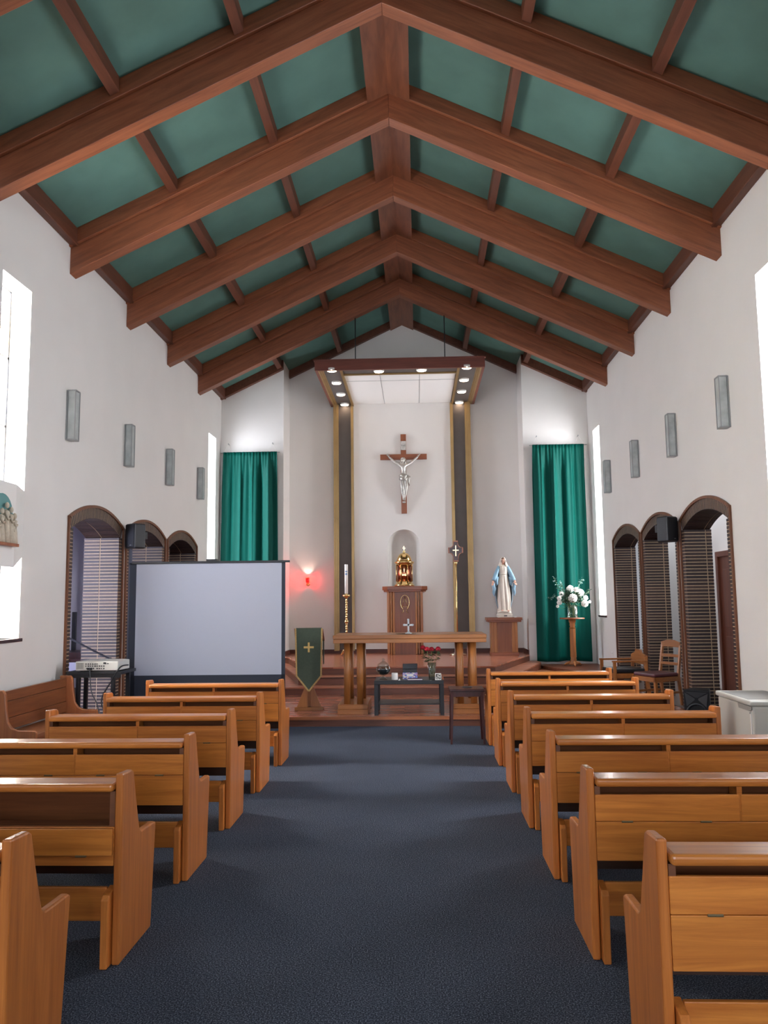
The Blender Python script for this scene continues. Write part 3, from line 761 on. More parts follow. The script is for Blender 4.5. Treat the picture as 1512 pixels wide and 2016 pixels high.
for (x, y) in ((-1.545, 14.50), (-1.545, 15.37), (-1.545, 16.27), (-1.545, 17.16), (.975, 14.50), (.975, 15.36), (.975, 16.25), (.975, 17.18), (-.668, 14.62), (.137, 14.6)):
    d = MB().lathe([(.001, CZ-.002), (.095, CZ-.002), (.1, CZ+.004), (.1, CZ+.04)], (x-XC, y-YA+(.04 if y > 17 else 0)-(.06 if y > 17 else 0), 0), 24).build('downlight', M['white'], t)
    MB().lathe([(.001, CZ-.006), (.082, CZ-.006), (.082, CZ-.002)], (x-XC, y-YA-(.02 if y > 17 else 0), 0), 20).build('lamp_disc', M['bulb'], d)
for x in (-1.12, .585):
    top = 6.30 if False else ceil_z(x)-.45
    MB().tube([(x-XC, BEAMS[5]+.1-YA, CZ+.12), (x-XC, BEAMS[5]+.1-YA, top)], .01, 8).build('hanging_rod', M['black'], t)
for s, pts in ((-1, (-1.80, -1.69, -1.42, -1.365)), (1, (1.21, 1.09, .835, .77))):
    a = [p-XC for p in pts]
    z1 = CZ+.03; z0 = P4+.06
    m = MB(); lo, hi = sorted((a[1], a[2])); m.box(lo, hi, -.05, 0, P4+.09, z1); m.build('grey_panel', M['slate'], t)
    m = MB(); q = (a[1]-a[0])/3
    for k_, dp in enumerate((.13, .115, .09)):
        lo, hi = sorted((a[0]+q*k_, a[0]+q*(k_+1))); m.box(lo, hi, -dp, 0, z0, z1)
    m.build('gold_strip', M['gold'], t)
    m = MB(); lo, hi = sorted((a[2], a[3])); m.box(lo, hi, -.075, 0, z0, z1); m.build('gold_strip', M['gold'], t)

# crucifix
t = thing('crucifix', 'wooden crucifix with a silver figure high on the white apse wall', 'crucifix', (-.266, YA-.004, 3.5))
MB().box(-.06, .06, -.05, 0, 0, 1.755).build('upright', M['red'], t, .003)
MB().box(-.51, .51, -.052, -.002, 1.19, 1.31).build('crossbar', M['redx'], t, .003)
pl = MB().box(-.058, .058, -.062, -.05, 1.40, 1.60).build('inscription_plate', M['silver'], t, .004)
text('inscription', 'INRI', .045, M['dgrey'], pl, Matrix.Translation((0, -.063, 1.50)) @ FACE)
V = [(0.0, -.105, .80), (0.008, -.11, .90), (.0, -.12, .985), (0, -.12, 1.06), (-.004, -.13, 1.115),
     (-.085, -.105, 1.07), (-.20, -.085, 1.14), (-.322, -.075, 1.25),
     (.085, -.105, 1.07), (.20, -.085, 1.14), (.322, -.075, 1.25),
     (-.048, -.11, .755), (-.03, -.145, .56), (-.022, -.11, .44), (-.014, -.10, .335), (-.014, -.14, .275),
     (.05, -.11, .755), (.05, -.145, .56), (.032, -.11, .44), (.018, -.10, .335), (.016, -.145, .27)]
E_ = [(0, 1), (1, 2), (2, 3), (3, 4), (3, 5), (5, 6), (6, 7), (3, 8), (8, 9), (9, 10), (0, 11), (11, 12), (12, 13), (13, 14), (14, 15), (0, 16), (16, 17), (17, 18), (18, 19), (19, 20)]
Rr = [(.082, .06), (.068, .05), (.092, .066), (.078, .055), .03, .042, .03, .02, .042, .03, .02, .058, .042, .036, .022, .016, .058, .042, .036, .022, .016]
fig = skin('figure', V, E_, Rr, M['silver'], t)
m = MB(); m.ball((-.012, -.15, 1.155), (.042, .045, .056)); m.ball((-.018, -.195, 1.145), (.008, .012, .014), 8, 6); m.build('head', M['silver'], fig)
m = MB(); m.ball((-.01, -.138, 1.178), (.05, .05, .048)); m.tube([(-.05, -.145, 1.18), (-.058, -.145, 1.11), (-.04, -.15, 1.05)], [.02, .018, .008], 8); m.tube([(.034, -.138, 1.18), (.042, -.14, 1.11), (.034, -.15, 1.06)], [.02, .017, .008], 8)
m.ball((-.016, -.182, 1.105), (.024, .022, .032), 8, 6); m.build('hair_and_beard', M['silver'], fig)
m = MB(); m.tube([(.05*math.cos(a_)-.01, -.14+.05*math.sin(a_), 1.19+.006*math.sin(5*a_)) for a_ in [2*PI*q/20 for q in range(21)]], .009, 6); m.build('crown_of_thorns', M['silver'], fig)
for s in (-1, 1):
    m = MB(); bx, bz = s*.318, 1.246
    m.tube([(bx-s*.012, -.076, bz-.014), (bx+s*.012, -.078, bz+.016), (bx+s*.022, -.08, bz+.03)], [.016, .019, .015], 8, sx=.7)
    for k_ in range(4):
        a = math.radians(52+(k_-1.5)*17)
        m.tube([(bx+s*.014, -.08, bz+.022), (bx+s*(.014+.034*math.cos(a)), -.084, bz+.022+.034*math.sin(a)), (bx+s*(.014+.042*math.cos(a)), -.094, bz+.022+.05*math.sin(a))], [.0075, .0065, .005], 6)
    m.tube([(bx+s*.006, -.08, bz+.01), (bx-s*.012, -.095, bz+.034)], [.007, .005], 6)
    m.build('hand', M['silver'], fig)
m = MB(); m.lathe([(.055, .70), (.098, .725), (.102, .765), (.094, .80), (.098, .825), (.086, .85), (.07, .855)], (0, -.108, 0), 40, Matrix.Diagonal((1, .98, 1, 1)), mod=lambda w, z: 1+.055*math.sin(6*w+z*70)+.05*math.sin(3*w-z*40))
for q in range(4): m.tube([(-.085+.01*q, -.17, .80-.018*q), (.0, -.212, .765-.02*q), (.09, -.165, .82-.03*q)], [.006, .009, .006], 6)
m.tube([(.085, -.12, .83), (.115, -.12, .77), (.105, -.12, .69), (.122, -.12, .60)], [.02, .03, .026, .006], 8)
m.tube([(.085, -.13, .81), (.135, -.12, .80), (.145, -.12, .74)], [.016, .016, .004], 8)
m.build('loincloth', M['silver'], fig)
MB().box(-.035, .035, -.11, -.05, .225, .26).build('foot_rest', M['silver'], t, .003)

# tabernacle pedestal
t = thing('tabernacle_pedestal', 'tall wooden pedestal with a gold emblem under the tabernacle', 'pedestal', (-.272, 16.85, P4))
pts = [(-.475, .2), (-.475, .06), (-.36, -.16), (.36, -.16), (.475, .06), (.475, .2), (.475, .44), (-.475, .44)]
MB().prism(pts, 'z', 1.335, 1.415).build('top_slab', M['redx'], t, .006)
MB().prism([(a*.94, c_*.94 if c_ < .4 else c_) for a, c_ in pts], 'z', 1.30, 1.335).build('top_slab', M['redx'], t, .004)
MB().box(-.225, .225, -.05, .44, 0, 1.30).build('front_panel', M['red'], t)
for s in (-1, 1):
    for (x0_, x1_, yf_) in ((.215, .255, -.12), (.265, .305, -.10), (.315, .375, -.04)):
        a, c_ = sorted((s*x0_, s*x1_)); MB().box(a, c_, yf_, .44, 0, 1.30).build('flute', M['cherryz'], t, .008)
m = MB()
em = [(.092*math.sin(2*PI*k_/40), 1.075+.155*math.cos(2*PI*k_/40)) for k_ in range(-17, 18)]
m.tube([(a, -.062, c_) for a, c_ in em], .0085, 8)
for s in (-1, 1):
    m.tube([(s*.042, -.062, .937), (s*.03, -.062, .90), (s*.04, -.062, .868), (s*.07, -.062, .862)], .0075, 8)
m.build('omega_emblem', M['brass'], t)
m = MB()
for s in (-1, 1): m.tube([(0, -.062, 1.20), (s*.06, -.062, .975)], .006, 8)
m.tube([(-.056, -.062, .985), (.056, -.062, .985)], .006, 8)
m.build('alpha_emblem', M['brass'], t)
# tabernacle
t = thing('tabernacle', 'domed brass and copper tabernacle standing in front of the wall niche', 'tabernacle', (-.278, 16.93, P4+1.415))
MB().lathe([(.001, 0), (.215, 0), (.215, .035), (.19, .04), (.185, .075), (.165, .085), (.165, .10), (.001, .10)], seg=40).build('base', M['brass'], t)
MB().lathe([(.150, .10), (.150, .44)], seg=40).build('copper_drum', M['copper'], t)
for k_ in range(8):
    a = 2*PI*(k_+.5)/8
    MB().tube([(.175*math.cos(a), .175*math.sin(a), .095), (.175*math.cos(a), .175*math.sin(a), .45)], .014, 10).build('column', M['brass'], t)
MB().lathe([(.001, .44), (.17, .44), (.175, .46), (.20, .475), (.215, .50), (.21, .52), (.17, .53), (.001, .53)], seg=40).build('cornice', M['brass'], t)
MB().lathe([(.165, .53), (.16, .565), (.145, .61), (.115, .66), (.075, .695), (.03, .712), (.022, .72), (.03, .74), (.018, .755), (.001, .758)], seg=40).build('dome', M['brass'], t)
m = MB(); m.box(-.007, .007, -.006, .006, .75, .85); m.box(-.028, .028, -.006, .006, .802, .816); m.build('finial_cross', M['brass'], t)
m = MB(); m.box(-.0035, .0035, -.156, -.15, .29, .375); m.box(-.014, .014, -.156, -.15, .335, .341); m.tube([(-.025, -.153, .39), (0, -.153, .405), (.025, -.153, .39)], .005, 6); m.build('cross_emblem', M['brass'], t)
text('monogram', 'IHS', .062, M['brass'], t, Matrix.Translation((0, -.156, .235)) @ FACE, .003)

# sanctuary lamp on the wall
t = thing('sanctuary_lamp', 'small glowing red glass lamp on a brass bracket on the apse wall', 'lamp', (-2.378, YA, 1.96))
m = MB(); m.lathe([(.001, .0), (.03, .0), (.035, .01), (.015, .02), (.012, .04), (.03, .055), (.034, .062)], (0, -.1, 0), 20)
m.tube([(0, 0, .03), (0, -.05, .012), (0, -.1, .01)], .009, 8); m.lathe([(.001, 0), (.04, 0), (.04, .012), (.001, .012)], (0, 0, 0), 20, Matrix.Translation((0, 0, .03)) @ Matrix.Rotation(PI/2, 4, 'X'))
m.ball((.045, -.09, .02), .016, 8, 6)
m.build('bracket', M['brass'], t)
m = MB(); m.lathe([(.034, .062), (.040, .09), (.040, .16), (.0385, .165), (.037, .16), (.037, .09), (.031, .066)], (0, -.1, 0), 24, caps=False); m.build('red_glass', thin_glass('ruby_glass', '#ff4a38'), t)
m = MB(); m.lathe([(.041, .155), (.043, .16), (.041, .175), (.039, .16)], (0, -.1, 0), 24, caps=False); m.build('rim', M['brass'], t)
MB().ball((0, -.1, .084), (.014, .014, .017), 10, 8).build('flame', M['redglow'], t)
def lamp(name, kind, loc, energy, col, size, rot=None, parent=None, spot=None):
    ld = bpy.data.lights.new(name, kind); ld.energy = energy; ld.color = col
    if kind == 'SPOT': ld.spot_size = spot; ld.spot_blend = .6; ld.shadow_soft_size = size
    else: ld.shadow_soft_size = size
    o = bpy.data.objects.new(name, ld); COL.objects.link(o); o.location = loc
    if rot: o.rotation_euler = rot
    if parent: o.parent = parent
    return o
lamp('lamp_glow', 'POINT', (0, -.1, .113), 3.6, (1, .75, .62), .008, None, t)

# paschal candle
t = thing('candle_stand', 'tall twisted brass candle stand beside the left grey panel', 'candle stand', (-1.47, 16.45, P4))
m = MB()
for k_ in range(3):
    a = 2*PI*k_/3-PI/2
    m.tube([(0, 0, .13), (.07*math.cos(a), .07*math.sin(a), .11), (.12*math.cos(a), .12*math.sin(a), .04), (.15*math.cos(a), .15*math.sin(a), .018)], [.03, .028, .02, .018], 8)
m.lathe([(.02, .1), (.045, .12), (.05, .15), (.02, .18), (.018, .2)], seg=20)
m.build('foot', M['brass'], t)
MB().lathe([(.021, .19)]+[(.021+.004*math.sin(k_*1.6), .19+k_*.0125) for k_ in range(81)]+[(.02, 1.20)], seg=16, mod=lambda w, z: 1+.12*math.sin(3*w+z*60)).build('twisted_stem', M['brass'], t)
m = MB(); m.lathe([(.02, .66), (.038, .68), (.042, .70), (.036, .72), (.02, .74)], seg=20); m.lathe([(.022, 1.17), (.03, 1.19), (.075, 1.215), (.082, 1.235), (.07, 1.25), (.035, 1.24), (.035, 1.27), (.001, 1.27)], seg=24)
m.build('drip_pan', M['brass'], t)
t = thing('paschal_candle', 'tall white candle with a blue emblem on the twisted brass stand', 'candle', (-1.47, 16.45, P4+1.272))
MB().lathe([(.001, 0), (.034, 0), (.034, .595), (.03, .60), (.001, .598)], seg=24).build('wax', M['wax'], t)
m = MB()
for (z, r_) in ((.455, .013), (.40, .022)):
    for q in range(5):
        w0 = -PI/2+(q-2)*.32; hh = r_*math.cos((q-2)*.6)
        m.prism([(.0338*math.cos(w0-.17), .0338*math.sin(w0-.17)), (.0358*math.cos(w0-.17), .0358*math.sin(w0-.17)), (.0358*math.cos(w0+.17), .0358*math.sin(w0+.17)), (.0338*math.cos(w0+.17), .0338*math.sin(w0+.17))], 'z', z-hh, z+hh)
m.build('blue_emblem', plain('candle_blue', '#6f94bd', .5), t)

# processional cross
t = thing('processional_cross', 'wooden cross with flared arms on a slim brass pole before the right panel', 'cross', (.80, 16.55, P4))
MB().lathe([(.001, 0), (.17, 0), (.175, .012), (.12, .03), (.05, .05), (.02, .09), (.02, .12)], seg=32).build('base', plain('pale_brass', '#e3dcc0', .2, 1), t)
MB().tube([(0, 0, .1), (0, 0, 1.86)], .015, 12).build('pole', M['brass'], t)
m = MB(); m.lathe([(.015, 1.84), (.03, 1.86), (.032, 1.89), (.02, 1.91)], seg=16); m.build('collar', M['brass'], t)
def flared(w1, w0, h0, h1, hw_):
    o = []
    def arm(p0, p1, n=6):
        for k_ in range(n+1):
            u = k_/n
            o.append((p0[0]+(p1[0]-p0[0])*u, p0[1]+(p1[1]-p0[1])*u))
    cz = h0
    def curve(a, c, ctr):
        for k_ in range(7):
            u = k_/6
            x = (1-u)**2*a[0]+2*u*(1-u)*ctr[0]+u*u*c[0]; z = (1-u)**2*a[1]+2*u*(1-u)*ctr[1]+u*u*c[1]; o.append((x, z))
    top = 2.34; bot = 1.90; cz = 2.14
    curve((-.055, bot), (-.155, cz-.06), (-.04, cz-.045)); curve((-.155, cz+.06), (-.05, top), (-.035, cz+.05))
    curve((.05, top), (.155, cz+.06), (.035, cz+.05)); curve((.155, cz-.06), (.055, bot), (.04, cz-.045))
    return o
fl = flared(0, 0, 0, 0, 0)
MB().prism(fl, 'y', -.02, .012).build('cross_body', plain('cross_edge', '#96604a', .35, .2), t, .003)
MB().prism([(x*.82, 2.14+(z-2.14)*.86) for x, z in fl], 'y', -.024, -.018).build('dark_inlay', M['mahog'], t)
m = MB(); m.box(-.008, .008, -.032, -.022, 2.02, 2.24); m.box(-.06, .06, -.032, -.022, 2.132, 2.148); m.build('gold_cross', M['brass'], t)

# statue pedestal and statue
t = thing('statue_pedestal', 'square wooden pedestal under the painted statue', 'pedestal', (1.735, 16.42, P4))
MB().box(-.355, .355, -.22, .25, .70, .755).build('top_slab', M['redx'], t, .004)
MB().box(-.335, .335, -.21, .25, .665, .70).build('top_slab', M['redx'], t, .004)
MB().box(-.16, .16, -.10, .24, .06, .665).build('front_panel', M['red'], t)
for x in (-.235, -.175, .175, .235): MB().box(x-.03, x+.03, -.16+abs(x)*.2, .24, .06, .665).build('flute', M['cherryz'], t, .006)
MB().box(-.275, .275, -.16, .25, 0, .06).build('plinth', M['redx'], t, .004)
t = thing('statue', 'painted statue of a robed woman in white and blue with open arms on a pedestal', 'statue', (1.755, 16.40, P4+.755))
bs = MB().box(-.15, .15, -.13, .13, 0, .07).build('base', M['stone'], t, .01)
MB().box(-.025, .04, -.134, -.13, .025, .045).build('name_plate', M['dgrey'], bs)
m = MB(); m.ball((0, 0, .095), (.145, .125, .08), 20, 10); m.tube([(-.14, -.07, .1), (-.05, -.125, .125), (.05, -.125, .11), (.13, -.09, .085)], [.012, .02, .02, .008], 8)
m.build('globe', M['stone'], t)
prof = [(.12, .13, .10), (.20, .122, .10), (.32, .132, .105), (.45, .13, .10), (.60, .118, .09), (.74, .10, .075), (.84, .085, .062), (.88, .08, .058), (.93, .09, .065), (1.0, .098, .068), (1.04, .088, .058), (1.07, .05, .04)]
def loft(m, prof, seg, fold, y0=0, lean=0):
    vs = []; n_ = len(prof)
    for (z, rx, ry) in prof:
        for k_ in range(seg):
            w = 2*PI*k_/seg; q = 1+fold(w, z)
            vs.append((rx*q*math.cos(w)+lean*math.sin(z*4), y0+ry*q*math.sin(w), z))
    fs = [(i*seg+k_, i*seg+(k_+1) % seg, (i+1)*seg+(k_+1) % seg, (i+1)*seg+k_) for i in range(n_-1) for k_ in range(seg)]
    m.add(vs, fs, True); bb_ = len(m.v)-n_*seg
    m.f.append([bb_+k_ for k_ in range(seg)]); m.sm.append(False); m.f.append([bb_+(n_-1)*seg+k_ for k_ in range(seg)]); m.sm.append(True)
prof2 = []
for i in range(len(prof)-1):
    for u in (0, .33, .66): prof2.append(tuple(prof[i][k_]*(1-u)+prof[i+1][k_]*u for k_ in range(3)))
prof2.append(prof[-1])
m = MB(); loft(m, prof2, 72, lambda w, z: (.095*math.sin(11*w+3.5*z+.8*math.sin(3*w)) if z < .86 else .075*math.sin(13*w))*min(1, abs(z-.88)*6))
body = m.build('robe', M['robe'], t)
MB().lathe([(.078, .868), (.086, .872), (.086, .89), (.08, .895)], seg=30, M=Matrix.Diagonal((1, .78, 1, 1))).build('sash', M['robe'], body)
m = MB(); m.tube([(0, 0, 1.04), (0, -.005, 1.10)], [.032, .028], 12); m.ball((0, -.012, 1.15), (.042, .047, .058), 18, 12)
m.ball((0, -.06, 1.145), (.007, .01, .014), 8, 6); m.ball((0, -.047, 1.114), (.015, .011, .012), 10, 8); m.build('head', M['skin'], t)
m = MB()
for x in (-.016, .016): m.ball((x, -.054, 1.158), (.007, .004, .004), 8, 5)
m.ball((0, -.057, 1.122), (.01, .004, .003), 8, 5); m.build('face_details', M['hair'], t)
def veil(u, v):
    # u around from left front over the back to right front, v from crown to shoulder
    w = math.radians(-62)+math.radians(304)*u
    if v < .45:
        q = v/.45; r = .056*math.sin(q*PI/2*1.0)+.002; z = 1.225-.09*(1-math.cos(q*PI/2)); return (r*math.cos(w)*1.0, .004+r*math.sin(w)*1.0, z)
    q = (v-.45)/.55; r = .056+.05*q; z = 1.135-.11*q
    return (r*math.cos(w)*1.02, .004+(.056+.02*q)*math.sin(w), z)
MB().grid(veil, 30, 16).build('veil', M['robe'], t, solid=.008)
m = MB()
for s in (-1, 1): m.tube([(s*.034, -.035, 1.17), (s*.04, -.04, 1.12), (s*.036, -.045, 1.07)], [.01, .011, .006], 8)
m.ball((0, -.022, 1.19), (.041, .03, .02), 12, 8); m.build('hair', M['hair'], t)
mz = [(1.075, .06, .05), (1.04, .10, .07), (.97, .118, .08), (.85, .135, .09), (.7, .155, .10), (.5, .18, .105), (.35, .17, .10), (.22, .135, .09), (.15, .11, .08)]
def mantle(u, v):
    w = math.radians(-28)+math.radians(236)*u; f_ = v*(len(mz)-1); i = min(int(f_), len(mz)-2); q = f_-i
    z, rx, ry = (mz[i][k_]*(1-q)+mz[i+1][k_]*q for k_ in range(3))
    k2 = 1+.07*math.sin(11*w+v*2)*v
    return (rx*k2*math.cos(w), .02+ry*k2*math.sin(w), z)
MB().grid(mantle, 48, 30).build('mantle', M['bluei'], t, solid=.01)
m = MB()
for s in (-1, 1):
    m.tube([(s*.075, -.005, 1.035), (s*.12, -.012, .95), (s*.158, -.025, .86), (s*.19, -.05, .78), (s*.208, -.062, .74)], [.038, .043, .045, .044, .040], 16)
    m.tube([(s*.13, -.03, .82), (s*.15, -.045, .74), (s*.14, -.04, .67), (s*.155, -.04, .64)], [.036, .036, .03, .01], 12)
    m.tube([(s*.205, -.045, .75), (s*.215, -.045, .66), (s*.195, -.04, .58), (s*.21, -.04, .50), (s*.2, -.035, .43)], [.03, .033, .036, .028, .01], 12)
m.build('sleeves', M['blue'], t)
for s in (-1, 1):
    hd = Matrix.Translation((s*.212, -.075, .73))
    hd = hd @ Matrix.Scale(1.25, 4)
    m = MB(); m.tube([(0, .012, .02), (s*.004, -.004, -.004), (s*.012, -.02, -.03)], [.016, .017, .018], 10, M=hd, sx=.7)
    for k_ in range(4):
        o_ = (k_-1.5)*.009
        m.tube([(s*.012+o_*.6, -.02+o_*.4, -.03), (s*.018+o_, -.03+o_*.5, -.052), (s*.02+o_*1.2, -.044+o_*.5, -.066-.004*(1.5-abs(k_-1.5)))], [.0055, .005, .0035], 6, M=hd)
    m.tube([(s*.004, -.008, -.012), (s*-.012, -.024, -.024), (s*-.015, -.034, -.036)], [.006, .0055, .004], 6, M=hd)
    m.build('hand', M['skin'], t)
m = MB(); m.ball((-.05, -.10, .135), (.03, .045, .02), 10, 6); m.ball((.07, -.10, .13), (.03, .05, .02), 10, 6); m.build('feet', M['skin'], t)
tag(MB().lathe([(.001, 0), (.022, 0), (.024, .01), (.001, .012)], (1.96, 16.28, P4+.755), 16).build('tea_light', M['wax']), 'tiny white tea light on the pedestal beside the statue', 'candle')

# ------------------------------------------------------------------ curtains
def curtain(x0, x1, zb, zt_, lab, seed, taper):
    r = random.Random(seed)
    t = thing('curtain', lab, 'curtain', ((x0+x1)/2, YF-.1, 0), 0, 'green curtains beside the apse')
    W_ = x1-x0; ph = [r.uniform(0, 6) for _ in range(6)]
    def fn(u, v):
        z = zt_+(zb-zt_)*v
        x = (u-.5)*W_*(1+taper*v)
        q = u*W_
        top = .006*math.sin(q*95+ph[0])+.004*math.sin(q*61+ph[1])
        big = .055*math.sin(q*24+ph[2]+1.2*math.sin(q*3.1+ph[0])+.4*math.sin(2.2*v+ph[3]))*(.65+.35*math.sin(q*5+ph[1]))+.014*math.sin(q*53+ph[4]+.8*v)*(1-v)
        k_ = min(1, v*7)
        return (x+.012*math.sin(q*30+ph[3])*k_, -.02+top*(1-k_*.8)+big*k_, z+(.05*(1-u) if False else 0)-.012*math.sin(q*8+ph[1])*v)
    MB().grid(fn, 220, 44).build('cloth', M['curtain'], t, solid=.004)
    MB().tube([(-W_/2-.06, 0, zt_-.012), (W_/2+.06, 0, zt_-.012)], .008, 8).build('rod', M['steel'], t)
    for x in (-W_/2+.1, W_/2-.1):
        m = MB(); m.tube([(x, .1, zt_+.18), (x, .03, zt_+.175), (x, .02, zt_+.20)], .008, 8); m.ball((x, .03, zt_+.18), .014, 8, 6); m.build('hook', M['steel'], t)
        m = MB(); m.tube([(x-.09, 0, zt_-.01), (x, .02, zt_+.18)], .0025, 6); m.tube([(x+.09, 0, zt_-.01), (x, .02, zt_+.18)], .0025, 6); m.build('cord', M['white'], t)
curtain(-4.05, -2.91, .40, 4.76, 'long green curtain hanging left of the apse behind the projection screen', 3, .08)
curtain(2.42, 3.48, .37, 4.80, 'long green curtain hanging right of the apse behind the white flowers', 8, .04)

# ------------------------------------------------------------------ flower stand
FX, FY = 3.03, 15.95
t = thing('flower_stand', 'turned wooden plant stand with a round top before the right curtain', 'stand', (FX, FY, WING))
MB().lathe([(.001, .91), (.235, .91), (.24, .92), (.235, .935), (.001, .935)], seg=40).build('round_top', M['red'], t)
MB().lathe([(.08, .03), (.085, .05), (.05, .09), (.062, .12), (.05, .15), (.058, .17)], seg=24).build('turned_column', M['cherryz'], t)
MB().lathe([(.06, .17), (.056, .72), (.066, .735)], seg=8, smooth=False).build('octagonal_shaft', M['cherryz'], t)
MB().lathe([(.06, .735), (.045, .76), (.058, .79), (.05, .82), (.066, .86), (.07, .91)], seg=24).build('turned_collar', M['cherryz'], t)
m = MB()
for k_ in range(3):
    a = 2*PI*k_/3+.5
    m.tube([(.05*math.cos(a), .05*math.sin(a), .07), (.13*math.cos(a), .13*math.sin(a), .05), (.19*math.cos(a), .19*math.sin(a), .015)], [.03, .025, .015], 8)
m.build('tripod_foot', M['cherryz'], t)
VZ = WING+.935
t = thing('flower_vase', 'straight clear glass vase of white flowers on the round stand', 'vase', (FX+.01, FY, VZ))
MB().lathe([(.001, 0), (.10, 0), (.105, .01), (.105, .25), (.10, .25), (.10, .014), (.001, .012)], seg=32).build('glass_body', M['glass'], t)
fl_ = [(-.195, -.02, .465, .05, 'upper left edge of the bouquet'), (-.255, -.10, .385, .046, 'left edge of the bouquet, above the lowest bud'), (-.245, -.03, .30, .05, 'left side, second lowest'), (-.29, -.08, .225, .03, 'lowest bud at the left'),
       (0.0, -.12, .38, .085, 'in the centre of the bouquet'), (-.015, .03, .565, .07, 'topmost of the bouquet'), (.075, -.10, .55, .05, 'just right of the topmost bloom'), (.175, .03, .485, .078, 'large, upper right of the bouquet'),
       (.275, .0, .385, .05, 'right side, middle height'), (.23, -.12, .275, .066, 'large, lower right of the bouquet'), (.345, -.03, .31, .028, 'small bud at the far right')]
for k_, (x, y, z, r_, wh) in enumerate(fl_):
    o = thing('white_flower', 'white flower on the stand, ' + wh, 'flower', (FX, FY, VZ), 0, 'white flowers in the glass vase')
    m = MB(); rr_ = random.Random(k_)
    nb = 34 if r_ > .06 else 22
    for q in range(nb):
        a = q*2.399; s_ = (q+.5)/nb; el = math.acos(1-1.5*s_)
        c_ = Vector((math.sin(el)*math.cos(a), -math.cos(el)*.8-.1, math.sin(el)*math.sin(a)))*r_*.72
        m.ball(Vector((x, y, z))+c_*1.12, (r_*.30*rr_.uniform(.8, 1.2), r_*.14, r_*.27*rr_.uniform(.8, 1.2)), 7, 5, Matrix.Identity(4))
    m.ball((x, y, z), r_*.72, 10, 8)
    m.build('bloom', M['petal'], o)
    a_ = math.atan2(y-.001, x)+.0; q_ = .03+.05*min(1, math.hypot(x, y)/.3); MB().tube([(q_*.5*math.cos(a_+k_*.05), q_*.5*math.sin(a_+k_*.05)+.008*(k_ % 4)-.012, .02), (q_*math.cos(a_), q_*math.sin(a_)+.008*(k_ % 4)-.012, .24), (x*.65, y*.8, z*.8), (x, y, z-r_*.4)], .0035, 6).build('stem', M['stem'], o)
sp = [((-.12, 0, .42), (-.26, .02, .62), (-.33, .0, .80), 'tall grey-green sprig at the upper left of the bouquet', M['sage'], .06), ((-.1, 0, .40), (-.16, .05, .60), (-.20, .02, .72), 'grey-green sprig just left of the topmost bloom', M['sage'], .06),
      ((.08, .02, .5), (.17, .0, .66), (.24, .0, .76), 'grey-green sprig at the upper right of the bouquet', M['sage'], .05), ((-.15, 0, .35), (-.34, -.02, .42), (-.44, -.03, .38), 'grey-green sprig reaching out to the far left', M['sage'], .05),
      ((.15, 0, .40), (.30, .02, .48), (.36, .0, .52), 'dark leafy sprig at the right of the bouquet', M['leaf'], .05)]
def leafy(m, r, base, size):
    a = r.uniform(0, 2*PI); s_ = size*r.uniform(.6, 1.2)
    T = Matrix.Translation(base) @ Euler((r.uniform(-1, 1), r.uniform(-1, 1), a)).to_matrix().to_4x4()
    m.add([(0, 0, 0), (s_*.45, s_*.22, .008), (s_, 0, -.004), (s_*.45, -s_*.22, .008), (s_*.5, 0, 0)], [(0, 4, 1), (1, 4, 2), (2, 4, 3), (3, 4, 0)], True, T)
for k_, (a, c_, d_, lab, mt, ls) in enumerate(sp):
    r = random.Random(20+k_)
    o = thing('foliage_sprig', lab, 'foliage', (FX, FY, VZ), 0, 'sprigs among the white flowers')
    path = [Vector((0, 0, .2)), Vector(a), Vector(c_), Vector(d_)]
    MB().tube(path, [.004, .004, .003, .002], 6).build('stem', M['stem'], o)
    m = MB()
    for q in range(46):
        u = .6+2.4*r.random(); i = min(int(u), 2); p_ = path[i].lerp(path[i+1], u-i)
        leafy(m, r, p_+Vector((r.uniform(-.03, .03), r.uniform(-.03, .03), r.uniform(-.03, .03))), ls)
    m.build('leaves', mt, o)
r = random.Random(5); m = MB()
for q in range(330):
    a = r.uniform(0, 2*PI); el = r.uniform(-.2, 1.3); rad = r.uniform(.4, 1)
    leafy(m, r, Vector((.27*rad*math.cos(a)*math.cos(el), .17*rad*math.sin(a)*math.cos(el), .33+.2*rad*math.sin(el))), .085)
tag(m.build('foliage', M['leaf'], None, loc=(FX, FY, VZ)), 'mass of dark green leaves between the white flowers', 'foliage', None, 'stuff')

# ------------------------------------------------------------------ projection screen
t = thing('projection_screen', 'wide white projection screen with black borders in front of the left arches', 'screen', (-2.57, 9.75, 0), .02)
MB().box(-.90, .90, -.006, 0, .755, 2.11).build('white_surface', M['screen'], t)
m = MB(); m.box(-.985, -.895, -.004, .004, .40, 2.13); m.box(.895, .945, -.004, .004, .44, 2.13); m.box(-.985, .945, -.004, .004, .40, .757); m.box(-.985, .945, -.004, .004, 2.105, 2.125)
m.build('black_border', M['navy'], t)
MB().box(-.955, 1.0, -.015, .02, 2.115, 2.14).build('top_bar', M['black'], t)
MB().box(-.03, .10, -.03, .05, 2.14, 2.165).build('top_clip', M['black'], t)
MB().tube([(-.97, .03, .36), (.93, .03, .36)], .04, 14).build('roller_case', M['black'], t)
MB().tube([(.03, .06, .1), (.03, .06, 2.15)], .015, 10).build('pole', M['black'], t)
for k_ in range(3):
    a = 2*PI*k_/3+.6
    MB().tube([(.03, .06, .35), (.03+.4*math.cos(a), .06+.4*math.sin(a), .015)], .012, 8).build('tripod_leg', M['black'], t)

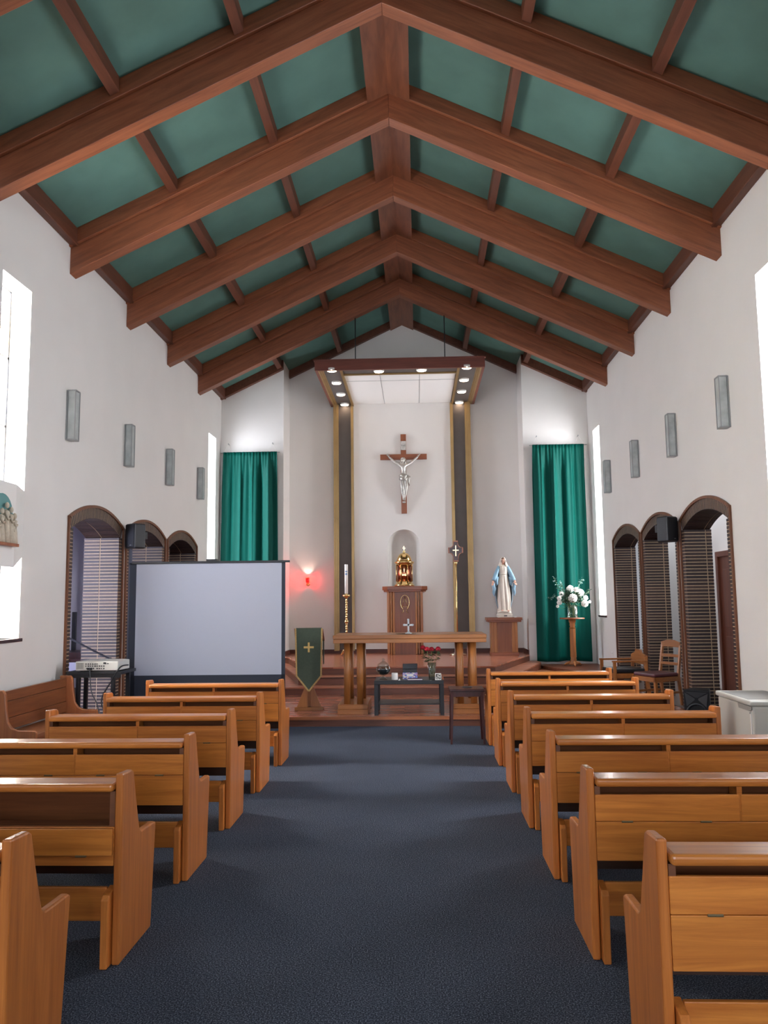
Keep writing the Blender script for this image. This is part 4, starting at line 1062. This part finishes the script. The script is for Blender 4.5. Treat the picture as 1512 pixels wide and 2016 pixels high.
# projector table
PT = .87
t = thing('projector_table', 'black metal table holding the projector before the left arch', 'table', (-3.66, 9.12, 0))
MB().box(-.33, .30, -.12, .36, PT-.035, PT).build('table_top', M['black'], t, .004)
MB().box(-.29, .29, -.115, -.1, PT-.07, PT-.035).build('apron', M['black'], t)
for (x, y) in ((-.20, -.09), (.2, -.09), (-.25, .24), (.25, .24)): MB().box(x-.02, x+.02, y-.02, y+.02, 0, PT-.035).build('leg', M['black'], t)
t = thing('projector', 'large pale grey projector seen from behind on the black table', 'projector', (-3.63, 9.19, PT), -.05)
MB().prism([(-.25, -.2), (.25, -.2), (.25, .12), (.15, .2), (-.2, .2), (-.25, .14)], 'z', .012, .115).build('case', M['proj'], t, .008)
m = MB()
for x in (-.2, .2):
    for y in (-.15, .12): m.lathe([(.015, 0), (.015, .014)], (x, y, 0), 12)
m.build('feet', M['black'], t)
m = MB(); rq = random.Random(3)
for (x0_, n_, z) in ((-.13, 6, .085), (-.13, 9, .062), (-.12, 4, .035), (.0, 4, .035), (.1, 2, .09)):
    for k_ in range(n_): m.box(x0_+k_*.026, x0_+k_*.026+rq.uniform(.009, .018), -.204, -.2, z-.006, z+.007)
m.box(.08, .11, -.205, -.2, .085, .105); m.box(-.1, -.05, -.225, -.2, .022, .045)
m.build('ports', M['black'], t)
m = MB()
for k_ in range(7): m.box(-.235+k_*.012, -.229+k_*.012, -.203, -.2, .03, .1)
m.build('vent', M['heatd'], t)
def cable(name, pts, r_, mt, lab):
    P_ = [Vector(p) for p in pts]; out = []
    for i in range(len(P_)-1):
        p0_ = P_[max(i-1, 0)]; p1_ = P_[i]; p2_ = P_[i+1]; p3_ = P_[min(i+2, len(P_)-1)]
        for k_ in range(8):
            u = k_/8
            out.append(.5*((2*p1_)+(p2_-p0_)*u+(2*p0_-5*p1_+4*p2_-p3_)*u*u+(3*p1_-p0_-3*p2_+p3_)*u**3))
    out.append(P_[-1]); tag(MB().tube(out, r_, 8).build(name, mt), lab, 'cable')
cable('power_cable', [(-3.34, 9.16, PT+.06), (-3.36, 8.97, PT+.05), (-3.45, 8.95, PT-.1), (-3.55, 8.93, .55), (-3.45, 8.92, .3), (-3.50, 8.95, .01)], .008, M['black'], 'thick black cable curving from the right side of the projector')
cable('video_cable', [(-3.70, 8.95, PT+.04), (-3.69, 8.93, PT-.02), (-3.66, 8.92, .65), (-3.58, 8.90, .5), (-3.52, 8.88, .2), (-3.58, 8.86, .01)], .006, M['dgrey'], 'thin dark cable hanging straight down from the projector ports')
cable('extension_lead', [(-3.30, 8.98, .01), (-3.30, 8.85, .40), (-3.38, 8.83, .47), (-3.44, 8.86, .38), (-3.36, 9.0, .2)], .007, M['white'], 'looped white cable on the floor under the projector table')
t = thing('boom_pole', 'black pole leaning across the left arch behind the projector', 'pole', (0, 0, 0))
MB().tube([(-4.72, 10.37, 1.26), (-3.62, 9.52, .935), (-3.56, 9.45, .893)], .012, 10).build('tube', M['black'], t)
MB().tube([(-3.72, 9.597, .966), (-3.60, 9.505, .93)], .019, 10).build('grip', M['dgrey'], t)
# upturned table stack in the left aisle
t = thing('stacked_table', 'dark upturned table with its legs in the air through the left arch', 'table', (-5.62, 13.1, 0))
MB().box(-.3, .3, -.4, .4, .70, .75).build('table_top', M['mahog'], t, .004)
MB().box(-.25, .25, -.36, .36, .75, .85).build('apron', M['mahog'], t)
for x in (-.21, .21):
    for y in (-.3, .3): MB().box(x-.03, x+.03, y-.03, y+.03, .75, 1.49).build('leg', M['black'], t)
t = thing('storage_table', 'pale lilac topped table under the upturned table in the left aisle', 'table', (-5.62, 13.1, P1))
MB().box(-.36, .36, -.45, .45, .44, .575).build('table_top', M['aisleL'], t, .004)
for x in (-.3, .3):
    for y in (-.4, .4): MB().box(x-.025, x+.025, y-.025, y+.025, 0, .44).build('leg', M['black'], t)

# ------------------------------------------------------------------ speakers
def wall_speaker(x, y, z, s, lab):
    t = thing('wall_speaker', lab, 'speaker', (x, y, z), s*math.radians(38))
    MB().prism([(-.12, -.1), (.12, -.1), (.08, .1), (-.08, .1)], 'z', -.19, .16).build('cabinet', M['black'], t, .02, 3)
    MB().box(-.105, .105, -.108, -.099, -.17, .145).build('grille', M['blackf'], t, .01)
    MB().box(.01, .05, -.11, -.107, -.15, -.14).build('badge', M['steel'], t)
    MB().box(-.03, .03, .08, .16, -.05, .05).build('wall_bracket', M['black'], t)
wall_speaker(XL+.19, 11.0, 2.58, -1, 'black box speaker on the left wall between two arches')
wall_speaker(XR-.19, 11.0, 2.57, 1, 'black box speaker on the right wall between two arches')
t = thing('floor_speaker', 'black monitor speaker standing on the floor by the right brick arch', 'speaker', (3.60, 10.62, P1), math.radians(-30))
MB().prism([(-.16, -.15), (.16, -.15), (.11, .17), (-.11, .17)], 'z', 0, .33).build('cabinet', M['black'], t, .015, 3)
def horn(u, v):
    a = 2*PI*u; sq = 1/max(abs(math.cos(a)), abs(math.sin(a)))
    r_ = (1-v)*1+v*.25
    return (.12*r_*sq*math.cos(a)*.98, -.152+.05*v, .24+.062*r_*sq*math.sin(a))
MB().box(-.15, .15, -.153, -.15, .01, .32).build('grille_frame', M['blackf'], t)
m = MB(); m.tube([(.125*math.cos(PI*k_/14), -.158, .02+.135*math.sin(PI*k_/14)) for k_ in range(15)], .012, 8); m.build('woofer_ring', M['dgrey'], t)
m = MB(); m.add([(-.13, -.16, .30), (.13, -.16, .30), (.0, -.150, .225)], [(0, 1, 2)]); m.add([(-.14, -.16, .29), (-.01, -.15, .215), (-.12, -.16, .12)], [(0, 1, 2)]); m.add([(.14, -.16, .29), (.01, -.15, .215), (.12, -.16, .12)], [(0, 1, 2)])
m.build('horn_flare', M['dgrey'], t, solid=.004)

# ------------------------------------------------------------------ heater
t = thing('wall_heater', 'pale grey metal heater cabinet against the right wall', 'heater', (3.10, 7.74, 0))
MB().box(0.01, .485, 0, .86, .13, .615).build('cabinet', M['heater'], t, .02, 3)
MB().box(-.012, .49, -.012, .875, .615, .665).build('top_cover', M['heater'], t, .018, 3)
m = MB(); m.box(.015, .47, .1, .78, .665, .667); m.build('top_grille', M['heatd'], t)
MB().prism([(0, .61), (.32, .61), (.30, .565), (.05, .565), (0, .58)], 'x', .0, .011, Matrix.Translation((0, 0, 0))).build('control_panel', M['heatd'], t)
MB().box(.0, .012, .02, .035, .14, .56).build('corner_strip', M['white'], t)
MB().ball((.0, .03, .55), .008, 8, 6).build('screw', M['steel'], t)
MB().box(.05, .38, .05, .80, 0, .13).build('plinth', M['black'], t)

# ------------------------------------------------------------------ chairs on the right
def seat_block(m, x0, x1, y0, y1, z0, z1): m.box(x0, x1, y0, y1, z0, z1)
t = thing('armchair', 'light wooden armchair with a black seat by the right arches', 'chair', (3.13, 12.5, P1), math.radians(-82))
# local: front towards -Y
MB().box(-.25, .25, -.25, .24, .38, .445).build('seat_cushion', M['black'], t, .02, 3)
m = MB(); m.box(-.26, .26, -.25, -.22, .31, .38); m.box(-.26, .26, .21, .24, .31, .38); m.box(-.26, -.235, -.25, .24, .31, .38); m.box(.235, .26, -.25, .24, .31, .38); m.build('seat_frame', M['cherry'], t)
for s in (-1, 1):
    MB().box(s*.265-.02, s*.265+.02, -.27, -.225, 0, .545).build('leg', M['cherryz'], t, .004)
    MB().prism([(.26, 0), (.22, .4), (.23, .62), (.27, .64), (.265, .4), (.31, 0)], 'x', s*.25-.02, s*.25+.02).build('leg', M['cherryz'], t, .004)
    MB().box(s*.265-.028, s*.265+.028, -.28, .26, .545, .572).build('armrest', M['cherry'], t, .006)
MB().prism([(-.25, .50), (.25, .50), (.25, .64), (.12, .67), (.09, .72), (-.09, .72), (-.12, .67), (-.25, .64)], 'y', .23, .26).build('backrest', M['cherry'], t, .006)
t = thing('side_chair', 'light wooden ladder-back chair with a maroon seat beside the black floor speaker', 'chair', (3.38, 11.62, P1), math.radians(-66))
MB().prism([(-.23, -.24), (.23, -.24), (.2, .2), (-.2, .2)], 'z', .405, .455).build('seat_cushion', M['maroon'], t, .02, 3)
m = MB(); m.box(-.23, .23, -.24, -.215, .34, .405); m.box(-.2, .2, .18, .2, .34, .405)
for s in (-1, 1): m.prism([(s*.23, -.24), (s*.205, -.24), (s*.178, .2), (s*.2, .2)], 'z', .34, .405)
m.build('seat_frame', M['cherry'], t)
for s in (-1, 1):
    MB().box(s*.21-.02, s*.21+.02, -.24, -.2, 0, .405).build('leg', M['cherryz'], t, .004)
    MB().prism([(.23, 0), (.18, .4), (.26, .87), (.29, .87), (.22, .4), (.27, 0)], 'x', s*.185-.018, s*.185+.018).build('leg', M['cherryz'], t, .004)
    m = MB(); m.prism([(-.22, .17), (.2, .17), (.2, .2), (-.22, .2)], 'x', s*.2-.01, s*.2+.01); m.build('stretcher', M['cherry'], t)
for (z0, z1, yy, arch_) in ((.55, .59, .215, 0), (.66, .70, .235, 0), (.80, .87, .262, .03)):
    MB().prism([(-.185, z0), (.185, z0), (.185, z1), (.07, z1+arch_), (-.07, z1+arch_), (-.185, z1)], 'y', yy-.01, yy+.012).build('back_slat', M['cherry'], t, .004)
MB().box(-.2, .2, -.23, -.21, .12, .15).build('stretcher', M['cherry'], t)

# ------------------------------------------------------------------ shrine in the left window, candle, sockets
t = thing('wall_shrine', 'white corbelled wall shrine with a turquoise niche inside the left window', 'shrine', (XL, 7.3, 2.0))
m = MB()
fr = [(.17, -.15, .03), (.17, .36, .03), (.17, .36, .80), (.17, -.15, .80)]; bk_ = [(-.2, -.15, .1), (-.2, .85, .13), (-.2, .85, .80), (-.2, -.15, .80)]
mid = [(.0, .85, .14), (.0, .85, .80)]
m.add([(.17, -.15, 0), (.17, .36, .0), (-.0, .86, .13), (-.26, .86, .13), (-.26, .25, .13), (-.0, .25, .05), (-.0, -.15, .05), (.17, -.15, .82), (.17, .36, .82), (-.0, .86, .82), (-.26, .86, .82), (-.26, .25, .82), (-.0, .25, .82), (-.0, -.15, .82)],
      [(0, 1, 5, 6), (1, 2, 3, 4, 5), (7, 13, 12, 8), (8, 12, 11, 10, 9), (0, 7, 8, 1), (1, 8, 9, 2), (2, 9, 10, 3), (3, 10, 11, 4), (4, 11, 12, 5), (5, 12, 13, 6), (6, 13, 7, 0)])
m.build('corbel_box', M['white'], t)
m = MB(); pts = [(-.1, .22), (.3, .22)]+[(.1+.2*math.cos(PI*k_/12), .50+.2*math.sin(PI*k_/12)) for k_ in range(13)]
m.prism(pts, 'x', .170, .174); m.build('niche_panel', M['turq'], t)
m = MB()
for (y, z, h_) in ((.27, .225, .30), (.2, .225, .36), (.12, .225, .40), (.03, .225, .33), (.235, .225, .22), (-.04, .225, .26)):
    m.lathe([(.05, 0), (.042, h_*.35), (.032, h_*.6), (.04, h_*.74), (.014, h_*.8)], (.195, y, z), 12, mod=lambda w, z_: 1+.08*math.sin(6*w))
    m.ball((.205, y+.008, z+h_*.9), (.022, .022, .03), 8, 6); m.tube([(.215, y-.035, z+h_*.7), (.235, y-.01, z+h_*.55), (.225, y+.03, z+h_*.62)], [.014, .012, .01], 6)
m.build('relief_figures', M['relief'], t)
MB().box(.17, .24, -.12, .32, .195, .225).build('shelf', M['red'], t, .004)
tag(MB().lathe([(.001, 0), (.03, 0), (.036, .02), (.034, .08), (.028, .085), (.001, .06)], (XL-.07, 7.68, WZ0+.0), 20).build('votive_candle', M['orange']), 'orange glass candle on the left window sill', 'candle')
def socket(loc, s, lab):
    t = thing('power_socket', lab, 'socket', loc)
    if s == 'y':
        MB().box(-.05, .05, -.008, 0, -.035, .035).build('plate', M['white'], t, .003); MB().box(-.02, .02, -.011, -.008, -.012, .012).build('switch', M['proj'], t)
    else:
        MB().box(-.008, 0, -.05, .05, -.035, .035).build('plate', M['white'], t, .003); MB().box(-.011, -.008, -.02, .02, -.012, .012).build('switch', M['proj'], t)
socket((-2.55, YA, .95), 'y', 'white power socket low on the apse wall left of the lectern')
socket((XR, 15.15, .6), 'x', 'white power socket low on the right wall beside the far arch')

# ------------------------------------------------------------------ world, camera, view
W = bpy.data.worlds.new('world'); SC.world = W; W.use_nodes = True
W.node_tree.nodes['Background'].inputs['Color'].default_value = lin('#dfe8ff'); W.node_tree.nodes['Background'].inputs['Strength'].default_value = .6
cam = bpy.data.cameras.new('camera'); co = bpy.data.objects.new('camera', cam); COL.objects.link(co)
p_, y_, r_ = .109, .041, -.011
fw = Vector((-math.sin(y_)*math.cos(p_), math.cos(y_)*math.cos(p_), math.sin(p_)))
rt = Vector((math.cos(y_), math.sin(y_), 0)); up = rt.cross(fw)
c_, s_ = math.cos(r_), math.sin(r_); rt, up = rt*c_+up*s_, up*c_-rt*s_
co.matrix_world = Matrix(((rt.x, up.x, -fw.x, 0), (rt.y, up.y, -fw.y, 0), (rt.z, up.z, -fw.z, 1.65), (0, 0, 0, 1)))
cam.sensor_fit = 'VERTICAL'; cam.sensor_height = 24; cam.lens = 24*1567/2016; cam.clip_start = .05
SC.camera = co
vs = SC.view_settings
vs.view_transform = 'Standard'; vs.look = 'None'; vs.gamma = 1; vs.exposure = 1.36; vs.use_curve_mapping = False
SC.cycles.max_bounces = 10; SC.cycles.transparent_max_bounces = 16; SC.cycles.diffuse_bounces = 5
